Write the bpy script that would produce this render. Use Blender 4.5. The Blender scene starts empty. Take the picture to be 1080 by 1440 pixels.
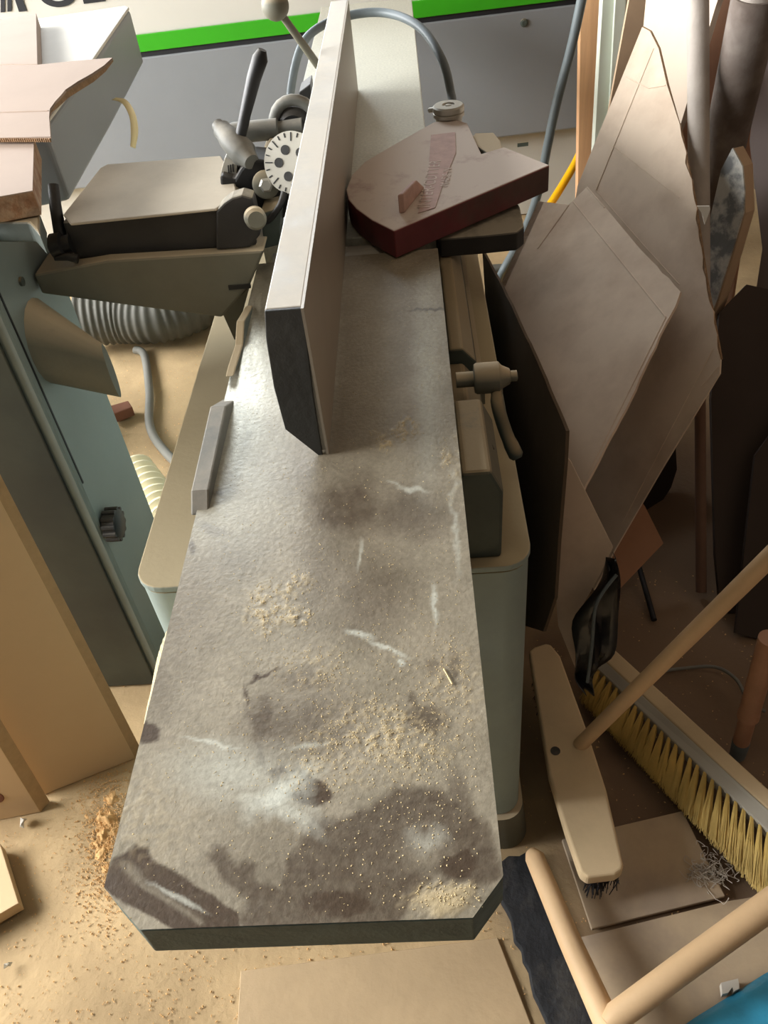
import bpy, bmesh, math, random
import numpy as np
from mathutils import Vector, Matrix, noise
random.seed(7)
rng = np.random.default_rng(7)
SC = bpy.context.scene
COL = SC.collection
# ------------------------------------------------------------------ camera
F = 1173.0
dn = Vector((160, -1280, -F)).normalized(); Zc = -dn
Yc = Vector((2, 1076, -F)); Yc = (Yc - Yc.dot(Zc) * Zc).normalized(); Xc = Yc.cross(Zc)
R = Matrix((Xc, Yc, Zc))                      # camera -> world
CAM = Vector((0, 0, 1.43))
cd = bpy.data.cameras.new('camera'); cam = bpy.data.objects.new('camera', cd); COL.objects.link(cam)
cam.matrix_world = Matrix.Translation(CAM) @ R.to_4x4()
cd.sensor_fit = 'VERTICAL'; cd.sensor_height = 36; cd.lens = F / 1440 * 36; cd.clip_start = .02
SC.camera = cam

def ray(px, py): return R @ Vector((px - 540, 720 - py, -F))
def P(px, py, x=None, y=None, z=None):
    d = ray(px, py)
    for i, v in enumerate((x, y, z)):
        if v is not None: return CAM + d * ((v - CAM[i]) / d[i])
def Q(px, py, pl):                            # pl = (point, normal)
    d = ray(px, py); return CAM + d * ((pl[0] - CAM).dot(pl[1]) / d.dot(pl[1]))
def plane3(a, b, c):
    n = (b - a).cross(c - a).normalized()
    if n.dot(CAM - a) < 0: n = -n
    return (a, n)

# ------------------------------------------------------------------ materials
def srgb(c):
    return tuple(((v/255)/12.92 if v/255 <= .04045 else ((v/255+.055)/1.055)**2.4) for v in c) + (1,)
MATS = {}
def mat(name, col, rough=.7, metal=0., var=.25, vscale=12, col2=None, mixs=5, dust=None, damt=.8, bump=.15, bscale=60,
        stretch=(1, 1, 1), spec=.4, lo=.42, hi=.6, dlo=.25, dhi=.6, trans=0):
    m = bpy.data.materials.new(name); m.use_nodes = True; MATS[name] = m
    N = m.node_tree.nodes; L = m.node_tree.links; b = N['Principled BSDF']
    tc = N.new('ShaderNodeTexCoord'); mp = N.new('ShaderNodeMapping'); mp.inputs['Scale'].default_value = stretch
    L.new(tc.outputs['Object'], mp.inputs[0])
    def nz(s, d=6, r=.6):
        n = N.new('ShaderNodeTexNoise'); n.inputs['Scale'].default_value = s; n.inputs['Detail'].default_value = d
        n.inputs['Roughness'].default_value = r; L.new(mp.outputs[0], n.inputs['Vector']); return n.outputs['Fac']
    def mr(v, a, c, d=0., e=1.):
        n = N.new('ShaderNodeMapRange'); L.new(v, n.inputs[0]); n.inputs[1].default_value = a; n.inputs[2].default_value = c
        n.inputs[3].default_value = d; n.inputs[4].default_value = e; return n.outputs[0]
    def mix(f, a, c, t='MIX'):
        n = N.new('ShaderNodeMix'); n.data_type = 'RGBA'; n.blend_type = t
        if hasattr(f, 'links'): L.new(f, n.inputs[0])
        else: n.inputs[0].default_value = f
        for i, v in ((6, a), (7, c)):
            if hasattr(v, 'links'): L.new(v, n.inputs[i])
            else: n.inputs[i].default_value = v
        return n.outputs[2]
    c = srgb(col); cur = None
    if col2: cur = mix(mr(nz(mixs), lo, hi), c, srgb(col2))
    else:
        n = N.new('ShaderNodeRGB'); n.outputs[0].default_value = c; cur = n.outputs[0]
    g = mr(nz(vscale, 8, .65), .25, .75, 1 - var, 1 + var)
    vm = N.new('ShaderNodeVectorMath'); vm.operation = 'SCALE'; L.new(cur, vm.inputs[0]); L.new(g, vm.inputs['Scale']); cur = vm.outputs[0]
    rv = None
    if dust:
        ge = N.new('ShaderNodeNewGeometry'); sx = N.new('ShaderNodeSeparateXYZ'); L.new(ge.outputs['Normal'], sx.inputs[0])
        up = mr(sx.outputs['Z'], .25, .8); dn_ = mr(nz(9, 8, .7), dlo, dhi)
        mm = N.new('ShaderNodeMath'); mm.operation = 'MULTIPLY'; L.new(up, mm.inputs[0]); L.new(dn_, mm.inputs[1])
        m2 = N.new('ShaderNodeMath'); m2.operation = 'MULTIPLY'; L.new(mm.outputs[0], m2.inputs[0]); m2.inputs[1].default_value = damt
        cur = mix(m2.outputs[0], cur, srgb(dust)); rv = mr(m2.outputs[0], 0, 1, rough, .9); L.new(rv, b.inputs['Roughness'])
        if metal: L.new(mr(m2.outputs[0], 0, 1, metal, 0), b.inputs['Metallic'])
    else:
        b.inputs['Roughness'].default_value = rough; b.inputs['Metallic'].default_value = metal
    L.new(cur, b.inputs['Base Color'])
    b.inputs['Specular IOR Level'].default_value = spec
    if bump:
        bn = N.new('ShaderNodeBump'); bn.inputs['Strength'].default_value = bump; bn.inputs['Distance'].default_value = .004
        L.new(nz(bscale, 6, .6), bn.inputs['Height']); L.new(bn.outputs[0], b.inputs['Normal'])
    return m
DUST = (190, 172, 142)
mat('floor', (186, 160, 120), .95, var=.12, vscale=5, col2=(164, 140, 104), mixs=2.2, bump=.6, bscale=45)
mat('cardboard', (212, 192, 170), .9, var=.07, vscale=6, bump=.08, bscale=40, col2=(176, 152, 130), mixs=4, lo=.45, hi=.7)
mat('cardboard_light', (186, 168, 150), .9, var=.05, vscale=7, bump=.06)
mat('cardboard_tan', (158, 140, 126), .9, var=.05, vscale=7, bump=.06)
mat('cardboard_shaded', (92, 76, 60), .95, var=.15, bump=.1)  # cardboard tone darkened, the cabinet's shade put into the colour
mat('cut_edge', (140, 112, 84), .95, var=.35, vscale=120, bump=.5, bscale=200)
mat('mdf', (198, 170, 132), .85, var=.05, vscale=4, bump=.04)
mat('mdf_edge', (168, 138, 100), .9, var=.12, vscale=60, bump=.2)
mat('plywood', (160, 118, 90), .85, var=.12, vscale=8, bump=.1)
mat('chipboard', (160, 134, 108), .9, var=.35, vscale=70, col2=(140, 104, 76), mixs=55, bump=.5, bscale=120)
mat('pine', (214, 176, 134), .7, var=.16, vscale=8, stretch=(6, 6, .6), bump=.15, bscale=20)
mat('dusty_wood', (212, 188, 150), .85, var=.1, vscale=9, bump=.15, bscale=50)
mat('handle_wood', (216, 182, 140), .6, var=.14, vscale=7, bump=.12, bscale=24)
mat('grey_paint', (138, 152, 148), .55, var=.12, vscale=8, dust=(176, 160, 128), damt=1., dlo=.1, dhi=.32, bump=.15)
mat('grey_dark', (64, 72, 66), .55, var=.2, dust=(150, 132, 102), damt=.95, dlo=.15, dhi=.4)
mat('grey_arm', (108, 106, 92), .6, var=.12, dust=DUST, damt=.95, dlo=.1, dhi=.4)
mat('left_paint', (120, 130, 126), .5, var=.08, vscale=5, bump=.05)
mat('left_dark', (46, 50, 46), .45, var=.3, vscale=4, col2=(58, 62, 54), mixs=3, bump=.05)
mat('black', (30, 30, 30), .5, var=.3, dust=(120, 112, 100), damt=.7, dlo=.35, dhi=.7)
mat('black_dusty', (44, 42, 40), .6, var=.3, dust=(170, 160, 140), damt=.85, dlo=.25, dhi=.55)
mat('fence_metal', (170, 166, 158), .42, .25, var=.06, vscale=7, dust=(196, 188, 174), damt=.8, dlo=.25, dhi=.55, bump=.08, spec=.5)
mat('fence_face', (150, 140, 126), .4, .2, var=.08, vscale=5, bump=.04)
mat('fence_cap', (58, 58, 56), .55, var=.35, vscale=14, bump=.3, bscale=50, spec=.4)
mat('slab_side', (82, 96, 90), .6, var=.35, vscale=30, bump=.4, bscale=60)
mat('red', (126, 56, 62), .5, var=.15, dust=(206, 192, 178), damt=.95, dlo=.15, dhi=.46, bump=.1)
mat('red_edge', (98, 40, 44), .5, var=.25, col2=(78, 56, 50), mixs=8, bump=.1)
mat('sticker', (180, 148, 136), .7, var=.25, vscale=30, bump=.1)
mat('sticker_ink', (206, 188, 176), .8, var=.2, bump=0)
mat('hub', (98, 98, 92), .6, var=.15, dust=(160, 150, 134), damt=.75, dlo=.3, dhi=.65)
mat('steel', (170, 168, 160), .35, .7, var=.1, dust=(190, 180, 160), damt=.6, bump=.05)
mat('dust_top', (186, 174, 154), .9, var=.1, vscale=12, bump=.15)
mat('dial', (186, 182, 170), .5, .1, var=.1, vscale=30, bump=.05)
mat('ink', (26, 26, 30), .6, var=.1, bump=0)
mat('panel_white', (190, 186, 176), .4, var=.03, vscale=3, bump=0)
mat('panel_grey', (126, 128, 130), .42, var=.05, vscale=3, bump=.02)
mat('green', (52, 150, 20), .4, var=.05, bump=0)
mat('pvc', (188, 186, 178), .6, var=.1, bump=.05)
mat('cable', (96, 104, 106), .5, var=.12, bump=.05)
mat('cable_grey', (118, 116, 108), .6, var=.1, bump=.05)
mat('yellow', (236, 176, 10), .45, var=.05, bump=0)
mat('rubber_mat', (36, 37, 40), .8, var=.4, vscale=30, dust=(110, 104, 94), damt=.6, dlo=.5, dhi=.85, bump=1., bscale=45)
mat('floor_sheet', (178, 154, 120), .92, var=.1, vscale=9, bump=.3)
mat('concrete', (150, 132, 112), .9, var=.14, vscale=9, bump=.25)
mat('hardboard', (192, 170, 140), .9, var=.1, vscale=6, col2=(166, 148, 128), mixs=4, bump=.12)
mat('bristle', (206, 176, 100), .6, var=.25, vscale=14, bump=0)
mat('bristle_tip', (176, 156, 100), .8, var=.3, bump=0)
mat('tray_grey', (178, 172, 158), .6, var=.05, bump=.05)
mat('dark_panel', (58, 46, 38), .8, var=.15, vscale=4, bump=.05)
mat('mauve_panel', (126, 112, 106), .7, var=.08, vscale=4, bump=.03)
mat('grey_tube', (118, 108, 100), .75, var=.2, vscale=9, col2=(88, 76, 68), mixs=6, bump=.3)
mat('pipe_dusty', (160, 150, 140), .75, var=.15, vscale=14, bump=.5, bscale=35)
mat('brown_stick', (104, 78, 62), .85, var=.15, bump=.2)
mat('copper', (172, 128, 100), .6, var=.15, vscale=16, bump=.2)
mat('mottled', (190, 188, 180), .8, col2=(120, 122, 122), mixs=16, var=.15, bump=.4, lo=.45, hi=.55)
mat('tan_board', (176, 150, 122), .85, var=.1, bump=.1)
mat('frame_white', (214, 220, 206), .5, var=.04, bump=.02)
mat('frame_wood', (206, 160, 118), .65, var=.12, vscale=10, stretch=(8, 8, .5), bump=.1)
mat('wall_brown', (96, 82, 68), .9, var=.1, vscale=3, bump=.05)
mat('wall', (200, 196, 186), .9, var=.05, vscale=3, bump=.05)
mat('blue', (60, 150, 184), .35, var=.15, vscale=20, bump=.5, bscale=20)
mat('white', (206, 200, 188), .8, var=.05, bump=.1)
mat('lint', (190, 180, 166), .9, var=.2, bump=0)
mat('tape', (214, 196, 150), .6, var=.05, bump=0)
mat('cream_hose', (226, 214, 180), .5, var=.06, bump=.05)
mat('grey_hose', (84, 82, 74), .7, var=.2, bump=.1)
mat('saw_fleck', (208, 186, 140), .9, var=.25, vscale=80, bump=0)
mat('saw_floor', (214, 172, 116), .9, var=.25, vscale=60, bump=.5)
mat('black_film', (30, 29, 30), .3, var=.4, bump=.3, bscale=20, spec=.6)
mat('redwood', (120, 78, 58), .9, var=.2, bump=.2)

def table_material():
    m = bpy.data.materials.new('table_steel'); m.use_nodes = True; MATS['table'] = m
    N = m.node_tree.nodes; L = m.node_tree.links; b = N['Principled BSDF']
    at = N.new('ShaderNodeAttribute'); at.attribute_name = 'dirt_glare'; sp = N.new('ShaderNodeSeparateColor'); L.new(at.outputs['Color'], sp.inputs[0])
    tc = N.new('ShaderNodeTexCoord')
    def nz(s, d=8, r=.65):
        n = N.new('ShaderNodeTexNoise'); n.inputs['Scale'].default_value = s; n.inputs['Detail'].default_value = d; n.inputs['Roughness'].default_value = r
        L.new(tc.outputs['Object'], n.inputs['Vector']); return n.outputs['Fac']
    def mix(f, a, c):
        n = N.new('ShaderNodeMix'); n.data_type = 'RGBA'; L.new(f, n.inputs[0])
        for i, v in ((6, a), (7, c)):
            if hasattr(v, 'links'): L.new(v, n.inputs[i])
            else: n.inputs[i].default_value = v
        return n.outputs[2]
    def mr(v, a, c, d, e):
        n = N.new('ShaderNodeMapRange'); L.new(v, n.inputs[0]); n.inputs[1].default_value = a; n.inputs[2].default_value = c
        n.inputs[3].default_value = d; n.inputs[4].default_value = e; return n.outputs[0]
    base = mix(mr(nz(14), .35, .65, 0, 1), srgb((156, 146, 126)), srgb((136, 127, 108)))
    base = mix(sp.outputs[0], base, srgb((76, 62, 48)))
    base = mix(sp.outputs[1], base, srgb((198, 198, 184)))
    base = mix(sp.outputs[2], base, srgb((198, 178, 138)))
    g = mr(nz(180), .3, .7, .82, 1.16); vm = N.new('ShaderNodeVectorMath'); vm.operation = 'SCALE'; L.new(base, vm.inputs[0]); L.new(g, vm.inputs['Scale'])
    L.new(vm.outputs[0], b.inputs['Base Color'])
    L.new(mr(at.outputs['Alpha'], 0, 1, .1, .75), b.inputs['Metallic'])
    ra = N.new('ShaderNodeMath'); ra.operation = 'SUBTRACT'; L.new(mr(nz(10), .35, .65, .40, .5), ra.inputs[0]); L.new(mr(sp.outputs[0], 0, 1, 0, .06), ra.inputs[1])
    rb_ = N.new('ShaderNodeMath'); rb_.operation = 'SUBTRACT'; L.new(ra.outputs[0], rb_.inputs[0]); L.new(mr(at.outputs['Alpha'], 0, 1, 0, .14), rb_.inputs[1]); L.new(rb_.outputs[0], b.inputs['Roughness']); b.inputs['Specular IOR Level'].default_value = .5
    bn = N.new('ShaderNodeBump'); bn.inputs['Strength'].default_value = .2; bn.inputs['Distance'].default_value = .002
    L.new(nz(220, 4), bn.inputs['Height']); L.new(bn.outputs[0], b.inputs['Normal'])
table_material()
def floor_shade():                            # sawdust tone turns brown on the right: jointer's shade painted into the colour
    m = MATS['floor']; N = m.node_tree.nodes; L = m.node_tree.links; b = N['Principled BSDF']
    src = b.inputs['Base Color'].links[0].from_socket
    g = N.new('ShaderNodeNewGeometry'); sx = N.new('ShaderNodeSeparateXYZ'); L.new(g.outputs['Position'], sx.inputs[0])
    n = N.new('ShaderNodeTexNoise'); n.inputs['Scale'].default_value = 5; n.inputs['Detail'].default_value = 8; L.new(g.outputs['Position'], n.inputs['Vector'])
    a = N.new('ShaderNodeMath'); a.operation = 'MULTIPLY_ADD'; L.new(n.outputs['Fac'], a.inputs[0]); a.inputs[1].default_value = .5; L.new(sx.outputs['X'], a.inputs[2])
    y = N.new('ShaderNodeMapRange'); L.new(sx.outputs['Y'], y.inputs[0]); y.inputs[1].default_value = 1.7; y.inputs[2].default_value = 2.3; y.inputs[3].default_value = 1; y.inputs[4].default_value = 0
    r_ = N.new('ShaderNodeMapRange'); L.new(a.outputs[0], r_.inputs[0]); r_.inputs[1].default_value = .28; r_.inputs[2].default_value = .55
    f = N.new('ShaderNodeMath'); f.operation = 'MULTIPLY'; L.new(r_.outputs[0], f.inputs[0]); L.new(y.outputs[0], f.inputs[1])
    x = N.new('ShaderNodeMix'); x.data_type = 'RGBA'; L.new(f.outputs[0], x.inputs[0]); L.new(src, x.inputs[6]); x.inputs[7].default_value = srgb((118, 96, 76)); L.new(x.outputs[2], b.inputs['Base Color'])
floor_shade()

# ------------------------------------------------------------------ mesh builder
class MB:
    def __init__(s): s.v = []; s.f = []; s.mi = []; s.cur = 0
    def add(s, vs, fs):
        o = len(s.v); s.v += [Vector(v) for v in vs]; s.f += [tuple(i + o for i in f) for f in fs]; s.mi += [s.cur] * len(fs); return s
    def prism(s, poly, ext):                  # polygon extruded by a vector
        n = len(poly); ext = Vector(ext); vs = [Vector(p) for p in poly] + [Vector(p) + ext for p in poly]
        fs = [tuple(range(n)), tuple(range(2 * n - 1, n - 1, -1))] + [(i, i + n, (i + 1) % n + n, (i + 1) % n) for i in range(n)]
        return s.add(vs, fs)
    def loft(s, a, b):
        n = len(a); vs = list(a) + list(b)
        return s.add(vs, [tuple(range(n)), tuple(range(2 * n - 1, n - 1, -1))] + [(i, i + n, (i + 1) % n + n, (i + 1) % n) for i in range(n)])
    def box(s, lo, hi):
        x0, y0, z0 = lo; x1, y1, z1 = hi
        return s.prism([(x0, y0, z0), (x1, y0, z0), (x1, y1, z0), (x0, y1, z0)], (0, 0, z1 - z0))
    def tube(s, pts, r, seg=14, cap=True):
        pts = [Vector(p) for p in pts]; n = len(pts); rs = r if isinstance(r, (list, tuple)) else [r] * n
        prev = None; vs = []
        for i, p in enumerate(pts):
            t = (pts[min(i + 1, n - 1)] - pts[max(i - 1, 0)]).normalized()
            if prev is None:
                a = Vector((0, 0, 1)) if abs(t.z) < .9 else Vector((1, 0, 0)); u = t.cross(a).normalized()
            else: u = (prev - t * prev.dot(t)).normalized()
            prev = u; w = t.cross(u)
            for k in range(seg):
                q = 2 * math.pi * k / seg; vs.append(p + (u * math.cos(q) + w * math.sin(q)) * rs[i])
        fs = [(i * seg + k, i * seg + (k + 1) % seg, (i + 1) * seg + (k + 1) % seg, (i + 1) * seg + k) for i in range(n - 1) for k in range(seg)]
        if cap: fs += [tuple(range(seg - 1, -1, -1)), tuple(range((n - 1) * seg, n * seg))]
        return s.add(vs, fs)
    def lathe(s, c, ax, prof, seg=28):        # prof: (distance along the axis, radius)
        c = Vector(c); ax = Vector(ax).normalized()
        a = Vector((0, 0, 1)) if abs(ax.z) < .9 else Vector((1, 0, 0)); u = ax.cross(a).normalized(); w = ax.cross(u); vs = []
        for h, r in prof:
            for k in range(seg):
                q = 2 * math.pi * k / seg; vs.append(c + ax * h + (u * math.cos(q) + w * math.sin(q)) * max(r, 1e-5))
        n = len(prof); fs = [(i * seg + k, i * seg + (k + 1) % seg, (i + 1) * seg + (k + 1) % seg, (i + 1) * seg + k) for i in range(n - 1) for k in range(seg)]
        fs += [tuple(range(seg - 1, -1, -1)), tuple(range((n - 1) * seg, n * seg))]
        return s.add(vs, fs)
def spline(pts, n=8):
    pts = [Vector(p) for p in pts]; out = []
    for i in range(len(pts) - 1):
        a = pts[max(i - 1, 0)]; b = pts[i]; c = pts[i + 1]; d = pts[min(i + 2, len(pts) - 1)]
        for k in range(n):
            t = k / n
            out.append(.5 * ((2 * b) + (c - a) * t + (2 * a - 5 * b + 4 * c - d) * t * t + (3 * b - a - 3 * c + d) * t ** 3))
    return out + [pts[-1]]
WL = {}
def thing(name, label, cat, loc, group=None):
    o = bpy.data.objects.new(name, None); COL.objects.link(o); o.location = loc; o.empty_display_size = .05
    o['label'] = label; o['category'] = cat
    if group: o['group'] = group
    WL[o.name] = Vector(loc); return o
def obj(name, mb, mats, parent=None, bevel=0, smooth=False, label=None, cat=None, group=None, kind=None, seg=2):
    vs = mb.v; xs = [v.x for v in vs]; ys = [v.y for v in vs]; zs = [v.z for v in vs]
    org = Vector(((min(xs) + max(xs)) / 2, (min(ys) + max(ys)) / 2, min(zs)))
    me = bpy.data.meshes.new(name); me.from_pydata([v - org for v in vs], [], mb.f)
    for m_ in (mats if isinstance(mats, (list, tuple)) else [mats]): me.materials.append(MATS[m_])
    me.polygons.foreach_set('material_index', mb.mi)
    bm = bmesh.new(); bm.from_mesh(me); bmesh.ops.recalc_face_normals(bm, faces=bm.faces); bm.to_mesh(me); bm.free()
    if smooth:
        me.polygons.foreach_set('use_smooth', [True] * len(me.polygons)); me.set_sharp_from_angle(angle=math.radians(40))
    o = bpy.data.objects.new(name, me); COL.objects.link(o); WL[o.name] = org
    if parent: o.parent = parent; o.location = org - WL[parent.name]
    else: o.location = org
    if bevel:
        b = o.modifiers.new('bevel', 'BEVEL'); b.width = bevel; b.segments = seg; b.limit_method = 'ANGLE'; b.angle_limit = math.radians(35)
    if label: o['label'] = label
    if cat: o['category'] = cat
    if group: o['group'] = group
    if kind: o['kind'] = kind
    return o
def ragged(pts, amp=.003, step=.02, which=None, seed=0):
    r = random.Random(seed); out = []
    n = len(pts)
    nrm = (Vector(pts[1]) - Vector(pts[0])).cross(Vector(pts[2]) - Vector(pts[0])).normalized()
    for i in range(n):
        a = Vector(pts[i]); b = Vector(pts[(i + 1) % n]); out.append(a)
        if which is None or i in which:
            k = int((b - a).length / step); t = (b - a).normalized().cross(nrm)
            for j in range(1, k): out.append(a.lerp(b, j / k) + t * r.uniform(-amp, amp))
    return out
def sheet(pxs, pl, th, off=0, amp=0, which=None, seed=0):
    pts = [Q(x, y, pl) + pl[1] * off for x, y in pxs]
    if amp: pts = ragged(pts, amp, which=which, seed=seed)
    return pts, -pl[1] * th

# ================================================================== the setting
fl = MB(); NX, NY = 150, 190
xs = np.linspace(-3.2, 1.6, NX); ys = np.linspace(-1.0, 5.2, NY)
def fz(x, y):
    return .010 * noise.fractal(Vector((x * 2.2, y * 2.2, 3)), 1, 2, 5) - .004
vs = [(x, y, fz(x, y) if (-.2 < y) else -.004) for y in ys for x in xs]
fl.add(vs, [(j * NX + i, j * NX + i + 1, (j + 1) * NX + i + 1, (j + 1) * NX + i) for j in range(NY - 1) for i in range(NX - 1)])
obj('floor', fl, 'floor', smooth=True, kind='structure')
# right wall
obj('wall_right', MB().box((1.35, -1, 0), (1.45, 5.2, 4.4)), 'wall_brown', kind='structure')
# back wall with a high wide window opening
wb = MB(); wb.box((-3.2, 5.1, 0), (1.35, 5.2, 2.0)); wb.box((-3.2, 5.1, 3.7), (1.35, 5.2, 4.4)); wb.box((-3.2, 5.1, 2.0), (-2.9, 5.2, 3.7)); wb.box((-.7, 5.1, 2.0), (1.35, 5.2, 3.7))
obj('wall_back', wb, 'wall', kind='structure')
wl = MB(); wl.box((-3.3, -1, 0), (-3.2, 5.2, 1.0)); wl.box((-3.3, -1, 2.7), (-3.2, 5.2, 3.2)); wl.box((-3.3, -1, 1.0), (-3.2, -.4, 2.7)); wl.box((-3.3, 4.9, 1.0), (-3.2, 5.2, 2.7))
obj('wall_left', wl, 'wall', kind='structure')
def winframe(name, lo, hi, axis, n):
    m = MB(); w = .05
    a0, a1 = (lo[axis], hi[axis])
    def bx(a, b, z0, z1):
        l = list(lo); h = list(hi); l[axis] = a; h[axis] = b; l[2] = z0; h[2] = z1; m.box(l, h)
    bx(a0, a1, lo[2], lo[2] + w); bx(a0, a1, hi[2] - w, hi[2])
    for i in range(n + 1):
        c = a0 + (a1 - a0) * i / n; bx(max(a0, c - w / 2), min(a1, c + w / 2), lo[2] + w, hi[2] - w)
    obj(name, m, 'frame_white', kind='structure')
winframe('window_1', (-3.28, -.4, 1.0), (-3.22, 4.9, 2.7), 1, 4)
winframe('window_2', (-2.9, 5.12, 2.0), (-.7, 5.18, 3.7), 0, 3)

# ================================================================== far machine
MY0, MY1 = P(190, 75, z=.75), P(800, 0, z=.75)
mdir = (MY1 - MY0); mdir.z = 0; mdir.normalize(); mn = Vector((mdir.y, -mdir.x, 0))   # face towards the camera
mpl = (MY0.copy(), mn)
mo = Vector((MY0.x, MY0.y, 0))
def mb_at(u, d, z): return mo + mdir * u - mn * d + Vector((0, 0, z))
def mbox(u0, u1, d0, d1, z0, z1):
    return MB().prism([mb_at(u0, d0, z0), mb_at(u1, d0, z0), mb_at(u1, d1, z0), mb_at(u0, d1, z0)], (0, 0, z1 - z0))
mach = thing('woodworking_machine', 'large white and grey machine with a green stripe standing behind the jointer', 'machine', mb_at(.2, .3, 0))
UL, UR = -1.5, 1.62
obj('upper_panel', mbox(UL, UR, 0, .5, .80, 1.30), 'panel_white', mach, bevel=.006)
obj('green_stripe', mbox(UL, UR, -.006, .4, .752, .803), 'green', mach, bevel=.002)
obj('gap_strip', mbox(UL, UR, .004, .4, .735, .752), 'ink', mach)
obj('lower_panel', mbox(UL, UR, 0, .5, .33, .735), 'panel_grey', mach, bevel=.006)
obj('base', mbox(UL + .1, UR, .06, .45, .0, .33), 'panel_white', mach, bevel=.004)
sc_ = Q(737, 32, mpl); obj('screw_cap', MB().lathe(sc_, mn, [(0, .013), (.004, .013), (.006, .008)]), 'grey_dark', mach)
sl = Q(735, 203, mpl); obj('latch', MB().prism([sl + mdir * -.02 + Vector((0, 0, -.006)), sl + mdir * .02 + Vector((0, 0, -.006)), sl + mdir * .02 + Vector((0, 0, .008)), sl + mdir * -.02 + Vector((0, 0, .008))], mn * .006), 'grey_dark', mach)
def text(name, s, size, origin, xd, yd, m, parent, ext=.001, bold=.0, track=1, sx=1):
    cu = bpy.data.curves.new(name, 'FONT'); cu.body = s; cu.size = size; cu.extrude = ext; cu.offset = bold; cu.space_character = track
    t = bpy.data.objects.new(name, cu); COL.objects.link(t)
    dg = bpy.context.evaluated_depsgraph_get(); me = bpy.data.meshes.new_from_object(t.evaluated_get(dg)); COL.objects.unlink(t); bpy.data.objects.remove(t)
    xd = Vector(xd).normalized(); yd = Vector(yd).normalized(); zd = xd.cross(yd)
    M = Matrix((xd * sx, yd, zd)).transposed().to_4x4()
    o = bpy.data.objects.new(name, me); COL.objects.link(o); me.transform(M); me.materials.clear(); me.materials.append(MATS[m])
    o.parent = parent; o.location = Vector(origin) - WL[parent.name]; WL[o.name] = Vector(origin); return o
tp = Q(24, 15, mpl) + mn * .002
text('lettering', 'POLY', .105, tp, mdir, (0, 0, 1), 'ink', mach, bold=.0035, track=1.06, sx=1.45)
lg = MB(); a = Q(-4, 18, mpl) + mn * .001
for k in (0, 1):
    q = a + mdir * (.012 + k * .022); lg.prism([q, q + mdir * .014, q + mdir * .034 + Vector((0, 0, .05)), q + mdir * .02 + Vector((0, 0, .05))], mn * .002)
obj('emblem', lg, 'ink', mach)

# ================================================================== the jointer
TX0, TX1, TY0, TZ = -.255, .029, .228, .85
J = thing('jointer', 'long cast iron surface planer with a dusty stained steel table in the centre', 'jointer', (-.13, 1.5, 0))
# --- infeed table with stains, dust and painted glare
YS = 1.235
NXt, NYt = 150, 480
gx = np.linspace(TX0, TX1, NXt); gy = TY0 + (YS - TY0) * np.linspace(0, 1, NYt) ** 1.15
GX, GY = np.meshgrid(gx, gy)
Rn = np.array(R); dv = np.stack([GX - CAM.x, GY - CAM.y, np.full_like(GX, TZ - CAM.z)], -1); cv = dv @ Rn
PX = 540 + F * cv[..., 0] / -cv[..., 2]; PY = 720 - F * cv[..., 1] / -cv[..., 2]
def vnoise(x, y, seed):
    xi = np.floor(x).astype(int); yi = np.floor(y).astype(int); fx = x - xi; fy = y - yi; fx = fx * fx * (3 - 2 * fx); fy = fy * fy * (3 - 2 * fy)
    tab = np.random.default_rng(seed).random((256, 256)); g = lambda a, b: tab[a % 256, b % 256]
    return (g(xi, yi) * (1 - fx) + g(xi + 1, yi) * fx) * (1 - fy) + (g(xi, yi + 1) * (1 - fx) + g(xi + 1, yi + 1) * fx) * fy
def fbm(x, y, seed, o=5):
    s = 0; a = .5; t = 0
    for k in range(o): s = s + a * vnoise(x * 2 ** k, y * 2 ** k, seed + k); t += a; a *= .55
    return s / t
wx = PX + (fbm(PX / 26, PY / 26, 11) - .5) * 30; wy = PY + (fbm(PX / 26, PY / 26, 31) - .5) * 30
wsx = PX + (fbm(PX / 12, PY / 12, 51) - .5) * 12; wsy = PY + (fbm(PX / 12, PY / 12, 71) - .5) * 12
def blob(cx, cy, rx, ry, ang=0, st=1, soft=.35, small=False):
    X, Y = (wsx, wsy) if small else (wx, wy)
    a = math.radians(ang); dx = (X - cx); dy = (Y - cy); u = (dx * math.cos(a) + dy * math.sin(a)) / rx; v = (-dx * math.sin(a) + dy * math.cos(a)) / ry
    d = np.sqrt(u * u + v * v); return np.clip((1 + soft - d) / (2 * soft), 0, 1) * st
dark = np.zeros_like(GX); white = np.zeros_like(GX); saw = np.zeros_like(GX)
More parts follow.
